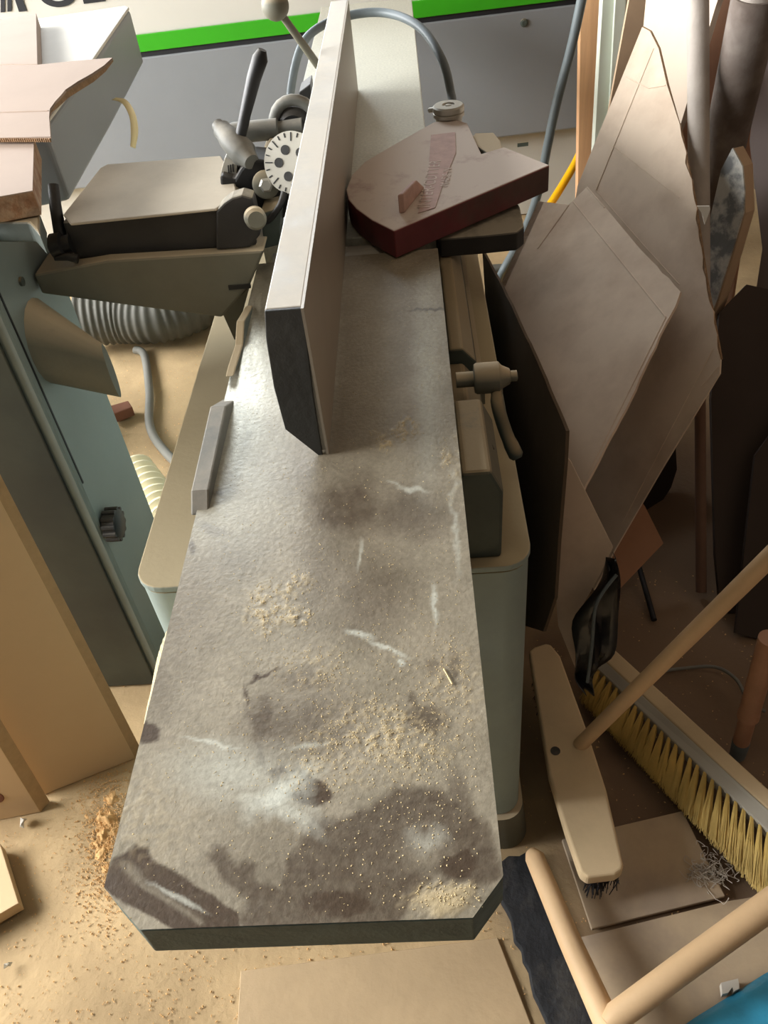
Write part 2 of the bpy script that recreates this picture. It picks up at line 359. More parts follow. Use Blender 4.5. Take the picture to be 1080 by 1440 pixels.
for b in [
          
          (648, 1130, 16, 40, -10, .6, .4), (650, 1215, 34, 30, 0, 1, .5), (470, 1270, 90, 24, 0, 1, .6),
           (415, 1098, 34, 16, 15, .9, .2, 1), (456, 1118, 12, 12, 0, .95, .2, 1), (425, 1020, 75, 40, -10, .55, .6), (372, 1010, 22, 34, -10, .7, .4),
          (365, 1055, 5, 34, -18, .7, .4, 1), (600, 1010, 30, 19, 15, .6, .3, 1), (580, 985, 7, 14, 0, .5, .3, 1), (490, 715, 52, 45, 0, .7, .5), (570, 722, 60, 32, 0, .55, .5), (520, 835, 55, 60, 0, .5, .6),
          (460, 790, 40, 90, 0, .35, .7), (207, 1032, 19, 15, 0, .95, .2, 1), (245, 880, 50, 90, 0, .3, .7), (300, 800, 80, 30, -20, .3, .6), (290, 692, 28, 4, -3, .9, .3, 1), (300, 745, 22, 8, 20, .5, .4, 1),
          (370, 950, 27, 2.6, -22, .9, .4, 1), (347, 980, 2.6, 17, -12, .8, .4, 1), (270, 770, 7, 12, 0, .7, .3, 1), (430, 960, 40, 16, 0, .4, .5), (605, 940, 12, 12, 0, .4, .4), (225, 960, 22, 60, 0, .35, .6), (600, 436, 24, 2.5, -3, .9, .4, 1),
          (640, 935, 8, 18, 0, .5, .4, 1), (490, 1230, 180, 75, 0, .35, .5), (440, 640, 70, 60, 0, .25, .6)]:
    dark = np.maximum(dark, blob(*b))
def polymask(pts, st, soft, wx_=None, wy_=None):
    X = wsx if wx_ is None else wx_; Y = wsy if wy_ is None else wy_
    D = np.full(X.shape, 1e9); ins = np.zeros(X.shape, bool); n_ = len(pts)
    for i in range(n_):
        ax_, ay_ = pts[i]; bx_, by_ = pts[(i + 1) % n_]; ex, ey = bx_ - ax_, by_ - ay_
        t = np.clip(((X - ax_) * ex + (Y - ay_) * ey) / (ex * ex + ey * ey + 1e-9), 0, 1)
        D = np.minimum(D, np.hypot(X - ax_ - t * ex, Y - ay_ - t * ey))
        if ay_ != by_: ins ^= ((ay_ > Y) != (by_ > Y)) & (X < (bx_ - ax_) * (Y - ay_) / (by_ - ay_) + ax_)
    return np.clip(.5 + np.where(ins, D, -D) / (2 * soft), 0, 1) * st
dark = np.maximum(dark, polymask([(140, 1245), (160, 1208), (190, 1190), (207, 1192), (214, 1212), (252, 1226), (290, 1262), (314, 1292), (300, 1320), (200, 1320), (150, 1270)], .95, 3))
dark = np.maximum(dark, polymask([(288, 1203), (300, 1188), (318, 1190), (332, 1216), (345, 1210), (364, 1213), (364, 1240), (392, 1246), (404, 1205), (440, 1150), (480, 1150), (520, 1132), (560, 1105), (620, 1108), (660, 1135), (690, 1165), (712, 1235), (676, 1252), (650, 1236), (612, 1232), (594, 1270), (572, 1330), (296, 1330), (312, 1288), (334, 1268), (312, 1238)], .72, 7))
dark = np.maximum(dark, polymask([(376, 1083), (400, 1078), (440, 1092), (462, 1103), (467, 1124), (445, 1136), (388, 1116)], .95, 3))
dark = dark * (1 - polymask([(170, 1215), (182, 1212), (240, 1280), (246, 1300), (236, 1300)], .6, 6)) * (1 - blob(597, 1195, 26, 24, 0, .55, .6))
st = fbm(PX / 60, PY / 14, 91); dark = np.clip(dark * (.85 + .5 * fbm(PX / 9, PY / 9, 5)) + .12 * (st - .5), 0, 1)
for b in [(395, 1112, 48, 20, -35, 1., .7), (380, 1125, 40, 14, 0, .8, .7), (330, 1085, 75, 34, 0, .5, .7), (410, 1145, 40, 12, 35, .6, .7), (430, 1140, 30, 10, 25, .3, .6), (611, 850, 3.5, 26, -3, .9, .5, 1), (545, 912, 30, 3, 22, .9, .5, 1), (505, 892, 18, 4, 12, .8, .5, 1), (565, 932, 6, 4, 30, 1, .4, 1),
          (582, 688, 20, 3, 8, .8, .5, 1), (560, 680, 18, 2, 20, .5, .5, 1), (300, 1045, 40, 3, 12, .7, .5, 1), (505, 780, 2.5, 20, 8, .6, .5, 1), (600, 1180, 24, 14, 0, .35, .6), (430, 1050, 26, 3, -10, .5, .6, 1), (340, 610, 50, 120, 0, .4, .8),  # broad pale blobs paint window glare into the colour, small ones are dust
          (235, 1262, 5, 30, -50, .6, .4, 1), (320, 700, 60, 80, 0, .3, .8), (600, 540, 16, 110, 0, .35, .8), (640, 740, 4, 60, -3, .5, .6)]:
    white = np.maximum(white, blob(*b))
n1 = fbm(PX / 7, PY / 7, 21); n2 = fbm(PX / 3.2, PY / 3.2, 41)
for b in [(380, 855, 26, 26, 30, 1, .7), (412, 870, 26, 10, 0, .9, .7), (415, 820, 26, 10, -20, .7, .7), (545, 1040, 80, 42, 0, .75, .8), (470, 1080, 60, 22, 0, .5, .8), (560, 605, 28, 8, -12, 1, .6), (540, 628, 10, 10, 0, .9, .5), (640, 960, 38, 46, 0, .4, .8), (445, 940, 40, 22, 0, .4, .8), (630, 1265, 50, 22, 0, .75, .4), (640, 650, 10, 40, 0, .5, .6)]:
    saw = np.maximum(saw, blob(*b))
polish = np.clip(blob(352, 470, 42, 150, 12, 1, .7) * (.55 + .9 * (fbm(PX / 5, PY / 30, 61) - .3)), 0, 1) + blob(615, 520, 22, 130, -4, .45, .8); polish = np.clip(polish, 0, 1)
sawd = saw.copy(); saw = np.clip(saw * np.clip((n1 - .42) * 6, 0, 1) * np.clip((n2 - .35) * 4, 0.2, 1), 0, 1)
saw = np.maximum(saw, blob(640, 1268, 44, 16, 0, .7, .4))
saw = np.maximum(saw, .15 * np.clip(blob(200, 1150, 60, 60, 0, 1, .6), 0, 1) * (n1 > .5))
# grime follows the whole table lightly
HZ = TZ + saw * .0009 + (n2 - .5) * .0004
# near chamfers: clip the grid against the corner lines by moving outside points onto them
CH0, CH1 = (-.222, .228), (-.2545, .258)
def clipx(x, y):
    # left chamfer from (-.222,.228) to (-.2545,.258), right from (.006,.228) to (.029,.255)
    tl = (y - .228) / .030; tr = (y - .228) / .027
    lx = -.222 - .033 * min(1, max(0, tl)); rx = .006 + .023 * min(1, max(0, tr))
    return lx + (rx - lx) * (x - TX0) / (TX1 - TX0)
top = MB()
# use straight columns away from the corner: only rows with y<.262 are squeezed
vs = []
for j in range(NYt):
    y = gy[j]
    for i in range(NXt):
        x = clipx(gx[i], y) if y < .259 else gx[i]
        vs.append((x, y, HZ[j, i]))
top.add(vs, [(j * NXt + i, j * NXt + i + 1, (j + 1) * NXt + i + 1, (j + 1) * NXt + i) for j in range(NYt - 1) for i in range(NXt - 1)])
tin = obj('infeed_table', top, 'table', J, smooth=True)
ca = tin.data.color_attributes.new('dirt_glare', 'FLOAT_COLOR', 'POINT')
ca.data.foreach_set('color', np.stack([dark, white, saw, polish], -1).astype(np.float32).ravel())
def tpoly(y1, z): return [(-.222, TY0, z), (.006, TY0, z), (TX1, .255, z), (TX1, y1, z), (TX0, y1, z), (-.2545, .258, z)]
obj('table_slab', MB().prism(tpoly(YS, .8485), (0, 0, -.038)), 'slab_side', J, bevel=.0012)
rb = MB()
for yy in (.5, .75, 1.0): rb.box((TX0 + .02, yy, .77), (TX1 - .01, yy + .015, .811))
rb.box((TX0 + .05, .62, .70), (-.02, YS, .80)); obj('table_rib', rb, 'grey_dark', J)
# outfeed table
ot = MB(); ot.box((TX0, 1.30, .812), (TX1, 3.0, TZ)); ot.box((TX0 + .05, 1.3, .70), (-.02, 2.3, .815))
oo = obj('outfeed_table', ot, 'table', J, bevel=.002)
cx = oo.data.color_attributes.new('dirt_glare', 'FLOAT_COLOR', 'POINT')
cx.data.foreach_set('color', np.array([[.0, .9, .1, .0]] * len(oo.data.vertices), dtype=np.float32).ravel())  # whitened in the colour to stand for the window light on this end
ch = MB(); ch.lathe((TX0 + .02, 1.268, .822), (1, 0, 0), [(0, .026), (.245, .026)]); obj('cutter_head', ch, 'steel', J)
# --- base cabinet
def rrect(x0, y0, x1, y1, r, z, n=6):
    out = []
    for cx_, cy_, a0 in ((x1 - r, y0 + r, -90), (x1 - r, y1 - r, 0), (x0 + r, y1 - r, 90), (x0 + r, y0 + r, 180)):
        for k in range(n + 1):
            a = math.radians(a0 + 90 * k / n); out.append(Vector((cx_ + r * math.cos(a), cy_ + r * math.sin(a), z)))
    return out
CX0, CX1, CY0, CY1 = -.376, .109, .690, 2.15
obj('cabinet', MB().loft(rrect(CX0 + .004, CY0 + .004, CX1 - .002, CY1, .035, .09), rrect(CX0, CY0, CX1, CY1, .035, .689)), 'grey_paint', J, smooth=True)
obj('cabinet_top', MB().prism(rrect(CX0 - .002, CY0 - .002, CX1 + .002, CY1, .036, .692), (0, 0, .010)), 'grey_paint', J, bevel=.002)
obj('seam', MB().prism(rrect(CX0 + .003, CY0 + .003, CX1 - .003, CY1 - .003, .034, .688), (0, 0, .005)), 'black', J)
obj('plinth', MB().loft(rrect(CX0 - .012, CY0 - .014, CX1 + .012, CY1, .04, .0), rrect(CX0 - .004, CY0 - .006, CX1 + .004, CY1, .036, .088)), 'grey_arm', J, smooth=True)
# --- castings beside the table (right)
c1 = MB(); y0 = .703
prof = [(.0, .702), (.074, .702), (.076, .806), (.062, .838), (.031, .838), (.0, .80)]
c1.prism([(x, y0, z) for x, z in prof], (0, .14, 0))
prof2 = [(.0, .702), (.070, .702), (.072, .76), (.05, .79), (.0, .79)]
c1.loft([Vector((x, y0 + .14, z)) for x, z in prof2], [Vector((x, 1.0, z)) for x, z in prof2])
obj('bed_casting', c1, 'grey_dark', J, bevel=.004)
obj('slot', MB().prism([P(677, 612, z=.822), P(683, 612, z=.822), P(695, 634, z=.815), P(689, 636, z=.815)], (0, 0, .004)), 'black', J)
c2 = MB(); prof3 = [(-.02, .71), (.066, .71), (.069, .79), (.050, .812), (.033, .812)]
c2.prism([(x, 1.0, z) for x, z in prof3], (0, .62, 0)); obj('way_casting', c2, 'grey_dark', J, bevel=.003)
c3 = MB(); c3.box((.075, 1.02, .702), (.082, 1.75, .735)); obj('rail', c3, 'grey_arm', J)
# clamp lever
lc = P(690, 531, y=.90)
obj('clamp_lever', MB().tube(spline([lc + Vector((.008, 0, -.012)), P(700, 570, y=.87), P(712, 610, y=.85), P(728, 645, y=.83)], 5), [.0075] * 4 + [.0085] * 8 + [.0095] * 3 + [.006]), 'grey_dark', J, smooth=True).name
lv = MB(); lv.lathe(lc + Vector((-.022, 0, 0)), (1, 0, 0), [(-.022, .010), (0, .010), (.001, .018), (.004, .020), (.032, .020), (.036, .015), (.046, .010), (.047, .007), (.055, .007), (.056, .004)])
obj('clamp_boss', lv, 'grey_arm', J, smooth=True)
# --- left details
fg = MB(); fg.prism([P(x, y, x=-.262) for x, y in [(312, 562), (295, 572), (268, 690), (268, 725), (300, 700), (330, 560)]], (.02, 0, 0)); obj('side_bracket', fg, 'hub', J, bevel=.002)
obj('side_latch', MB().prism([P(x, y, x=-.258) for x, y in [(330, 485), (320, 515), (316, 530), (334, 500), (345, 430), (332, 452)]], (.012, 0, 0)), 'grey_dark', J, bevel=.002)
LXE = P(234, 960, z=0).x + .005
arm = MB(); ay = 1.2
fp = [P(45, 386, y=ay), P(51, 414, y=ay), P(180, 430, y=ay), P(312, 447, y=ay), P(352, 400, y=ay), P(372, 352, y=ay), P(150, 366, y=ay)]
fp = [Vector((max(p.x, LXE), p.y, p.z)) for p in fp]; arm.prism(fp, (0, .17, 0)); obj('fence_arm', arm, 'grey_arm', J, bevel=.004)
obj('arm_strut', MB().prism([P(312, 440, y=ay + .02), P(330, 480, y=ay + .02), P(352, 400, y=ay + .02)], (0, .06, 0)), 'grey_arm', J, bevel=.002)
obj('arm_recess', MB().box(P(322, 408, y=ay - .002), P(352, 397, y=ay + .004)), 'black', J)
# fence guard box
gz = .95
gt = [P(85, 305, z=gz), P(98, 298, z=gz), P(140, 240, z=gz), P(150, 234, z=gz), P(308, 222, z=gz), P(330, 262, z=gz), P(316, 294, z=gz)]
g = MB(); g.prism([P(86, 312, z=gz), P(140, 238, z=gz), P(150, 233, z=gz), P(312, 221, z=gz), P(352, 290, z=gz)], (0, 0, -.062))
obj('rear_guard', g, 'black_dusty', J, bevel=.006, seg=3)
g = MB(); g.prism([P(x, y, z=gz) for x, y in [(90, 305), (142, 239), (152, 234), (311, 222), (330, 255), (334, 276), (305, 297), (200, 308), (100, 318)]], (0, 0, .004)); obj('guard_top', g, 'dust_top', J, bevel=.002)
hk = MB(); hy = P(355, 288, z=gz).y - .012
hp = [P(x, y, y=hy) for x, y in [(304, 297), (314, 286), (326, 278), (340, 274), (355, 278), (360, 300), (366, 330), (352, 348), (304, 352)]]
hk.prism(hp, (0, .03, 0)); obj('guard_hook', hk, 'black_dusty', J, bevel=.003)
obj('guard_knob', MB().lathe(P(358, 305, y=hy - .012), (.3, -1, .1), [(0, .016), (.012, .016), (.016, .012)]), 'grey_arm', J, smooth=True)
kk = P(84, 344, y=1.22); obj('arm_knob', MB().lathe(kk + Vector((.02, 0, 0)), (-1, 0, -.1), [(0, .014), (.012, .014), (.014, .020), (.03, .020), (.034, .014)]), 'black', J, smooth=True)
obj('arm_lever', MB().tube([kk + Vector((0, .01, 0)), P(78, 290, y=1.25), P(75, 260, y=1.27)], [.010, .009, .008]), 'black', J, smooth=True)
obj('arm_pin', MB().tube([P(110, 364, y=1.2), P(95, 361, y=1.2), P(77, 364, y=1.2)], [.007, .006, .003]), 'black', J, smooth=True)
# --- fence
FY0, FY1 = .738, 2.095
FXR, FXL, FZ = -.118, -.156, 1.034
fb = MB(); fprof = [(FXR - .001, .853), (FXR - .001, FZ), (FXL, FZ), (FXL, .90), (FXL + .012, .870), (FXL + .025, .853)]
fb.prism([(x, FY0 + .004, z) for x, z in fprof], (0, FY1 - FY0 - .004, 0)); obj('fence', fb, 'fence_metal', J, bevel=.0015)
fpz = MB().box((FXR - .0015, FY0 - .001, .8515), (FXR + .0015, FY1, FZ + .0002)); obj('fence_face_plate', fpz, 'fence_face', J)
cap = [P(x, y, y=FY0) for x, y in [(372, 438), (424, 434), (430, 470), (441, 560), (455, 648), (447, 640), (401, 604), (385, 545), (374, 478)]]
obj('fence_end_cap', MB().prism(cap, (0, .004, 0)), 'fence_cap', J, bevel=.001)
# --- fence tilt mechanism, left of the fence
hb = P(335, 208, y=1.33)
obj('tilt_handle', MB().tube([hb, P(345, 160, y=1.33), P(357, 110, y=1.33), P(366, 82, y=1.33), P(369, 70, y=1.33)], [.0085, .0085, .0105, .0115, .006], seg=20), 'black', J, smooth=True)
hd = (P(350, 225, y=1.31) - P(318, 190, y=1.36)).normalized()
obj('tilt_hub', MB().lathe(P(332, 204, y=1.33), hd, [(-.055, .010), (-.043, .010), (-.042, .015), (-.034, .015), (-.018, .019), (.022, .021), (.026, .018), (.045, .012)]), 'hub', J, smooth=True)
obj('tilt_shaft', MB().lathe(P(330, 187, y=1.40), (1, 0, 0), [(-.01, .014), (0, .016), (.07, .016), (.072, .011), (.11, .013)]), 'hub', J, smooth=True)
obj('hub_ring', MB().tube([P(415, 172, y=1.42) + Vector((.034 * math.cos(a), 0, .034 * math.sin(a))) for a in [k * math.pi / 10 for k in range(21)]], .009, seg=10, cap=False), 'hub', J, smooth=True)
obj('hub_core', MB().lathe(P(415, 172, y=1.44), (0, -1, 0), [(0, .03), (.02, .03), (.03, .02)]), 'black', J, smooth=True)
bk = MB(); by = 1.30
bk.prism([P(x, y, y=by) for x, y in [(309, 247), (330, 252), (338, 238), (352, 224), (372, 226), (400, 245), (410, 300), (380, 320), (350, 280), (326, 276), (310, 262)]], (0, .06, 0)); obj('pivot_bracket', bk, 'black', J, bevel=.004)
mk = MB(); mp_ = [P(x, y, y=by + .02) for x, y in [(309, 247), (316, 222), (334, 226), (332, 252)]]; mk.prism(mp_, (0, .03, 0)); obj('pointer_block', mk, 'dial', J, bevel=.001)
tk = MB()
for k in range(3):
    c = P(321 + k * 3.2, 238 - k * 1.0, y=by + .0195); tk.prism([c + Vector((-.0012, 0, -.006)), c + Vector((.0006, 0, -.006)), c + Vector((.0022, 0, .006)), c + Vector((.0004, 0, .006))], (0, -.001, 0))
obj('engraving', tk, 'ink', J)
bp = P(374, 259, y=by - .006)
obj('washer', MB().lathe(bp, (.15, -1, .25), [(0, .021), (.006, .021), (.008, .018)]), 'grey_arm', J, smooth=True)
obj('hex_bolt', MB().lathe(bp, (.15, -1, .25), [(.007, .011), (.016, .011), (.018, .008)], seg=6), 'steel', J)
dc = P(411, 229, y=1.285); dax = Vector((-.25, -1, .45)).normalized()
dl = MB(); dl.lathe(dc, dax, [(0, .044), (.004, .044)], seg=40); obj('angle_dial', dl, 'dial', J)
du = dax.cross(Vector((0, 0, 1))).normalized(); dw = dax.cross(du); tk = MB()
for k in range(24):
    a = k * math.pi / 12; r0 = .036 if k % 3 else .030; e = du * math.cos(a) + dw * math.sin(a); q = dax.cross(e) * .0008
    o_ = dc + dax * .0042; tk.prism([o_ + e * r0 - q, o_ + e * .042 - q, o_ + e * .042 + q, o_ + e * r0 + q], dax * .0006)
obj('dial_mark', tk, 'ink', J)
dh = MB()
for a in (0, 1.3, 2.6, 3.9, 5.2):
    e = du * math.cos(a) + dw * math.sin(a); dh.lathe(dc + dax * .004 + e * .020, dax, [(0, .007), (.001, .007)], seg=14)
obj('dial_hole', dh, 'black', J)
obj('fence_slide', MB().prism([P(x, y, y=1.34) for x, y in [(366, 224), (376, 208), (400, 212), (420, 230), (418, 300), (375, 300)]], (0, .12, 0)), 'grey_arm', J, bevel=.003)
obj('link_rod', MB().tube(spline([P(345, 300, y=1.26), P(372, 312, y=1.25), P(392, 292, y=1.25), P(400, 270, y=1.26)], 5), .005), 'black', J, smooth=True)
obj('slide_block', MB().prism([P(x, y, y=1.25) for x, y in [(366, 300), (395, 292), (392, 345), (372, 350)]], (0, .08, 0)), 'grey_dark', J, bevel=.002)
obj('rear_block', MB().prism([P(x, y, y=1.62) for x, y in [(420, 130), (436, 118), (440, 160), (424, 150)]], (0, .06, 0)), 'black', J, bevel=.002)
b0 = P(387, 8, y=1.66); b1 = P(440, 82, y=1.70)
obj('lever_rod', MB().tube([b0, b1 + (b1 - b0) * .15], [.0065, .0075]), 'grey_arm', J, smooth=True)
bs = [(-.024 * math.cos(k * math.pi / 12), .024 * math.sin(k * math.pi / 12)) for k in range(13)]
obj('lever_ball', MB().lathe(b0, (0, 0, 1), bs), 'grey_arm', J, smooth=True)
# --- guard over the cutter
GZ = .897; gpx = [(554, 324.5), (523, 309), (501, 293), (490, 280), (486.8, 266), (494.6, 246), (513.5, 227), (554, 203), (609, 172), (634, 166), (657, 173), (677, 216), (709, 206.6), (773, 232)]
gp = [P(x, y, z=GZ) for x, y in gpx]
GD = obj('cutter_guard', MB().prism([p - Vector((0, 0, .001)) for p in gp], (0, 0, -.043)), 'red_edge', J, bevel=.002)
obj('guard_plate', MB().prism(gp, (0, 0, -.004)), 'red', GD, bevel=.0025, seg=3)
kz = P(631, 164, z=GZ)
obj('pivot_cap', MB().lathe(kz, (0, 0, 1), [(-.02, .024), (0, .026), (.002, .030), (.008, .030), (.009, .028), (.011, .030), (.019, .030), (.022, .027), (.0225, .012), (.020, .011), (.020, .006), (.022, .005), (.0225, .002)], seg=40), 'steel', GD, smooth=True)
f0, f1 = P(561, 301, z=GZ), P(590, 265, z=GZ); ft = P(561, 278, y=f0.y).z - GZ
fn = MB().prism([f0, f1, f1.lerp(f0, .35) + Vector((0, 0, .026)), f0 + Vector((0, 0, .030))], (.009, .002, 0)); obj('guard_fin', fn, 'sticker', GD, bevel=.002)
st_ = MB().prism([P(x, y, z=GZ + .0006) for x, y in [(588, 300), (602, 248), (606, 190), (640, 186), (641, 215), (622, 262), (612, 292)]], (0, 0, .0005)); obj('sticker', st_, 'sticker', GD)
td = (P(628, 200, z=GZ) - P(606, 292, z=GZ)).normalized(); tu = Vector((-td.y, td.x, 0))
text('warning_lettering', 'INTER-CUTTER', .029, P(604, 292, z=GZ + .0013), td, tu, 'sticker_ink', GD, ext=.0002, track=1.0)
text('small_lettering', 'MADE IN', .02, P(630, 262, z=GZ + .0013), td, tu, 'sticker_ink', GD, ext=.0002)
lug = MB().prism([P(x, y, z=.889) for x, y in [(662, 196), (668, 187), (694, 186), (704, 198), (708, 214), (684, 214), (672, 206)]], (0, 0, -.04)); obj('guard_post', lug, 'grey_arm', J, bevel=.002)
obj('guard_spring', MB().tube([P(604, 155, z=.86), P(620, 152, z=.87), P(634, 156, z=.87)], .005), 'steel', J, smooth=True)
pz = .846
pb = MB().prism([P(x, y, z=pz) for x, y in [(618, 336), (622, 318), (640, 300), (722, 275), (731, 290), (737, 318), (727, 326), (680, 331)]], (0, 0, -.032)); obj('guard_bracket', pb, 'black_dusty', J, bevel=.003)

# ================================================================== left machine
LX, LY = P(234, 960, z=0).x, P(234, 960, z=0).y
LM = thing('grey_floor_machine', 'tall grey green machine body with dark front at left, dust chute on its side', 'machine', (LX - .3, LY + .1, 0))
obj('body', MB().box((LX - .75, LY + .006, 0), (LX, LY + .235, .985)), 'left_paint', LM, bevel=.004)
obj('front_panel', MB().box((LX - .75, LY - .002, .0), (LX - .022, LY + .005, .985)), 'left_dark', LM, bevel=.002)
obj('corner_highlight', MB().prism([(LX - .018, LY + .003, 0), (LX - .004, LY + .003, 0), (LX + .001, LY + .012, 0), (LX - .018, LY + .012, 0)], (0, 0, .985)), 'left_paint', LM)  # pale strip stands for light caught on the rounded corner
sm = MB().box((LX - .002, LY + .016, .55), (LX + .0012, LY + .020, .985)); obj('panel_gap', sm, 'ink', LM)
kx = P(150, 738, x=LX - .0); kn = MB(); kpr = []
kp_ = P(148, 738, x=LX)
prk = [(0, .014), (.004, .028), (.026, .028), (.029, .024)]; kn.lathe(kp_, (1, 0, 0), prk, seg=24)
for k in range(12):
    a = k * math.pi / 6; e = Vector((0, math.cos(a), math.sin(a))); kn.tube([kp_ + e * .0275 + Vector((.004, 0, 0)), kp_ + e * .0275 + Vector((.027, 0, 0))], .005, seg=8)
obj('adjusting_knob', kn, 'black', LM, smooth=True)
# dust chute: an oval tapered spout leaving the side
ch = MB(); A = []; B = []
pa = P(62, 478, x=LX); pe = P(157, 522, x=LX + .10)
for k in range(20):
    a = 2 * math.pi * k / 20; A.append(pa + Vector((-.003, .06 * math.cos(a), .07 * math.sin(a)))); B.append(pe + Vector((0, .012 * math.cos(a), .05 * math.sin(a))))
ch.loft(A, B); obj('dust_chute', ch, 'grey_arm', LM, smooth=True)
obj('side_screw', MB().lathe(P(29, 396, x=LX), (1, 0, 0), [(0, .007), (.004, .007), (.005, .004)]), 'grey_dark', LM)
obj('machine_lip', MB().prism([P(-40, 312, z=1.0), P(40, 312, z=1.0), P(56, 330, z=1.0), P(56, 300, z=1.0), P(-40, 300, z=1.0)], (0, 0, -.03)), 'grey_dark', LM, bevel=.003)

# white-topped cover behind
hz = 1.03
hpx = [(-60, 40), (55, 26), (176, 8), (181, 10), (130, 84), (62, 176), (-60, 200)]
HP = [P(x, y, z=hz) for x, y in hpx]
hd_ = thing('machine_cover', 'big box shaped cover with bright dusted top and plain grey side, upper left', 'cover', (HP[4].x - .2, HP[4].y, .985))
mv = MB().prism(HP, (0, 0, -.006)); obj('top_panel', mv, 'white', hd_, bevel=.002)
lowp = [Vector((p.x, p.y, hz - .006)) for p in HP]; lw2 = [Vector((p.x, p.y, hz - .125)) for p in HP]
obj('side_panel', MB().loft(lowp, lw2), 'panel_grey', hd_, bevel=.008, seg=3)
# stand of the cover (goes to the floor, hidden behind the stack)
cc = sum((Vector((p.x, p.y, 0)) for p in HP[:3] + HP[5:]), Vector()) / 5
obj('pedestal', MB().box((cc.x - .65, cc.y - .1, 0), (cc.x - .35, cc.y + .2, hz - .12)), 'left_paint', hd_, bevel=.01)

# boards on the cover
z1 = hz + .0
mdf_up = [P(x, y, z=z1 + .028) for x, y in [(-60, 36), (51, 19), (53, 90), (-60, 90)]]
obj('mdf_offcut', MB().prism(mdf_up, (0, 0, -.027)), 'cardboard_tan', label='pale thick board offcut lying on the bright dusted cover, top left corner', cat='board', bevel=.001)
# chipboard block
bz = 1.035
blk = thing('chipboard_block', 'thick chipboard offcut with raw speckled end under the cardboard at left', 'board', P(10, 250, z=.985))
cb = [P(x, y, z=bz) for x, y in [(-50, 196), (48, 194), (46, 269), (-50, 286)]]
obj('board', MB().prism(cb, (0, 0, -.033)), 'chipboard', blk, bevel=.001)
obj('top_laminate', MB().prism([p + Vector((0, 0, .001)) for p in cb], (0, 0, -.0015)), 'cardboard_tan', blk)
# cardboard over them
cz = z1 + .035
pl = plane3(P(0, 90, z=cz + .004), P(130, 85, z=cz + .004), P(0, 195, z=bz + .011))
pts, e = sheet([(-60, 92), (52, 91), (100, 86), (158, 81), (146, 92), (128, 104), (110, 114), (92, 126), (78, 142), (70, 153), (69, 165), (71, 192), (-60, 195)], pl, .004, amp=.0012, which=[3, 4, 5, 6, 7, 8, 9, 11], seed=3)
cm = MB().prism(pts, e); cm.tube([Q(-60, 160, pl), Q(68, 156, pl)], .0012, seg=6)
cs = thing('cardboard_flap', 'pale cardboard sheet with one torn wavy edge draped over boards, upper left', 'cardboard', Q(40, 150, pl))
obj('sheet', cm, 'cardboard_tan', cs)
flt = MB()
for i in range(26):
    x0 = -5 + i * 2.95; p = Q(x0, 193.5, pl); flt.tube([p - pl[1] * .001, p - pl[1] * .0065], .0016, seg=6)
obj('fluting', flt, 'cut_edge', cs)
tw = MB(); tedge = [(158, 81), (146, 92), (128, 104), (110, 114), (92, 126), (78, 142), (70, 153), (69, 165)]
A = [Q(x, y, pl) for x, y in tedge]; B = [p - pl[1] * (.004 + .010 * math.sin(i * .45 + .2)) for i, p in enumerate(A)]
n = len(A); tw.add(A + B, [(i, i + 1, n + i + 1, n + i) for i in range(n - 1)]); obj('torn_edge', tw, 'cut_edge', cs)
# curl of tape
tA = spline([P(157, 140, y=1.75), P(172, 146, y=1.75), P(182, 165, y=1.74), P(184, 190, y=1.73), P(183, 206, y=1.72)], 6)
tB = spline([P(163, 137, y=1.75), P(178, 141, y=1.76), P(190, 160, y=1.77), P(194, 185, y=1.76), P(190, 209, y=1.74)], 6)
n = len(tA); tm = MB().add(tA + tB, [(i, i + 1, n + i + 1, n + i) for i in range(n - 1)])
to = obj('masking_tape', tm, 'tape', smooth=True, label='curled strip of pale tape hanging from the grey side of the cover', cat='tape')
s_ = to.modifiers.new('th', 'SOLIDIFY'); s_.thickness = .0006

# ================================================================== boards bottom left
def lean_board(name, bl, br, top_r, top_l, th_dir, th, label, mface='mdf'):
    r = thing(name, label, 'board', (bl + br) / 2)
    obj('face', MB().prism([bl, br, top_r, top_l], th_dir * th), mface, r)
    return r
bR, bL = P(190, 1066, z=.0), P(60, 1118, z=.0)
dirb = (bR - bL).normalized(); nb = Vector((dirb.y, -dirb.x, 0))
upb = (P(0, 712, y=bR.y - .0) - bR); upb = upb * (1.25 / upb.length) if upb.length < 1.25 else upb
wide = .75
bb = MB(); th = .019; up = Vector((upb.x * 0 - .0, 0, 0))
upv = (P(10, 722, y=bR.y + .08) - bR).normalized() * 1.5
b0_ = bR; b1_ = bL
Bd = thing('mdf_board', 'large plain tan board standing at left against the dark machine front', 'board', (bL + bR) / 2)
leftv = (P(2, 1006, y=bL.y - .06) - bL).normalized() * 1.5
leftv = upv
obj('panel', MB().prism([bL, bR, bR + upv, bL + upv], -nb * -.0 + Vector((.004, .016, 0))), 'mdf', Bd)
ew = Vector((.012, .013, 0))
obj('board_edge', MB().prism([bR + Vector((0, 0, .0)), bR + ew, bR + ew + upv, bR + upv], Vector((-.002, .002, 0))), 'mdf_edge', Bd)
c_ = P(57, 1142, z=0); d_ = P(-60, 1165, z=0); u2 = (P(0, 1050, y=c_.y + .02) - c_).normalized() * 1.1
Bd2 = thing('notched_board', 'tan board with a dark knot hole in front of the large board, left edge', 'board', (c_ + d_) / 2)
obj('panel', MB().prism([d_, c_, c_ + u2, d_ + u2], (.003, .02, 0)), 'mdf', Bd2, bevel=.001)
obj('board_edge', MB().prism([c_, c_ + Vector((.012, .02, 0)), c_ + Vector((.012, .02, 0)) + u2, c_ + u2], Vector((-.002, .003, 0))), 'mdf_edge', Bd2)
hc = c_ + u2 * .06 + (d_ - c_).normalized() * .06; hn = (c_ - d_).cross(u2).normalized(); hn = hn if hn.y < 0 else -hn
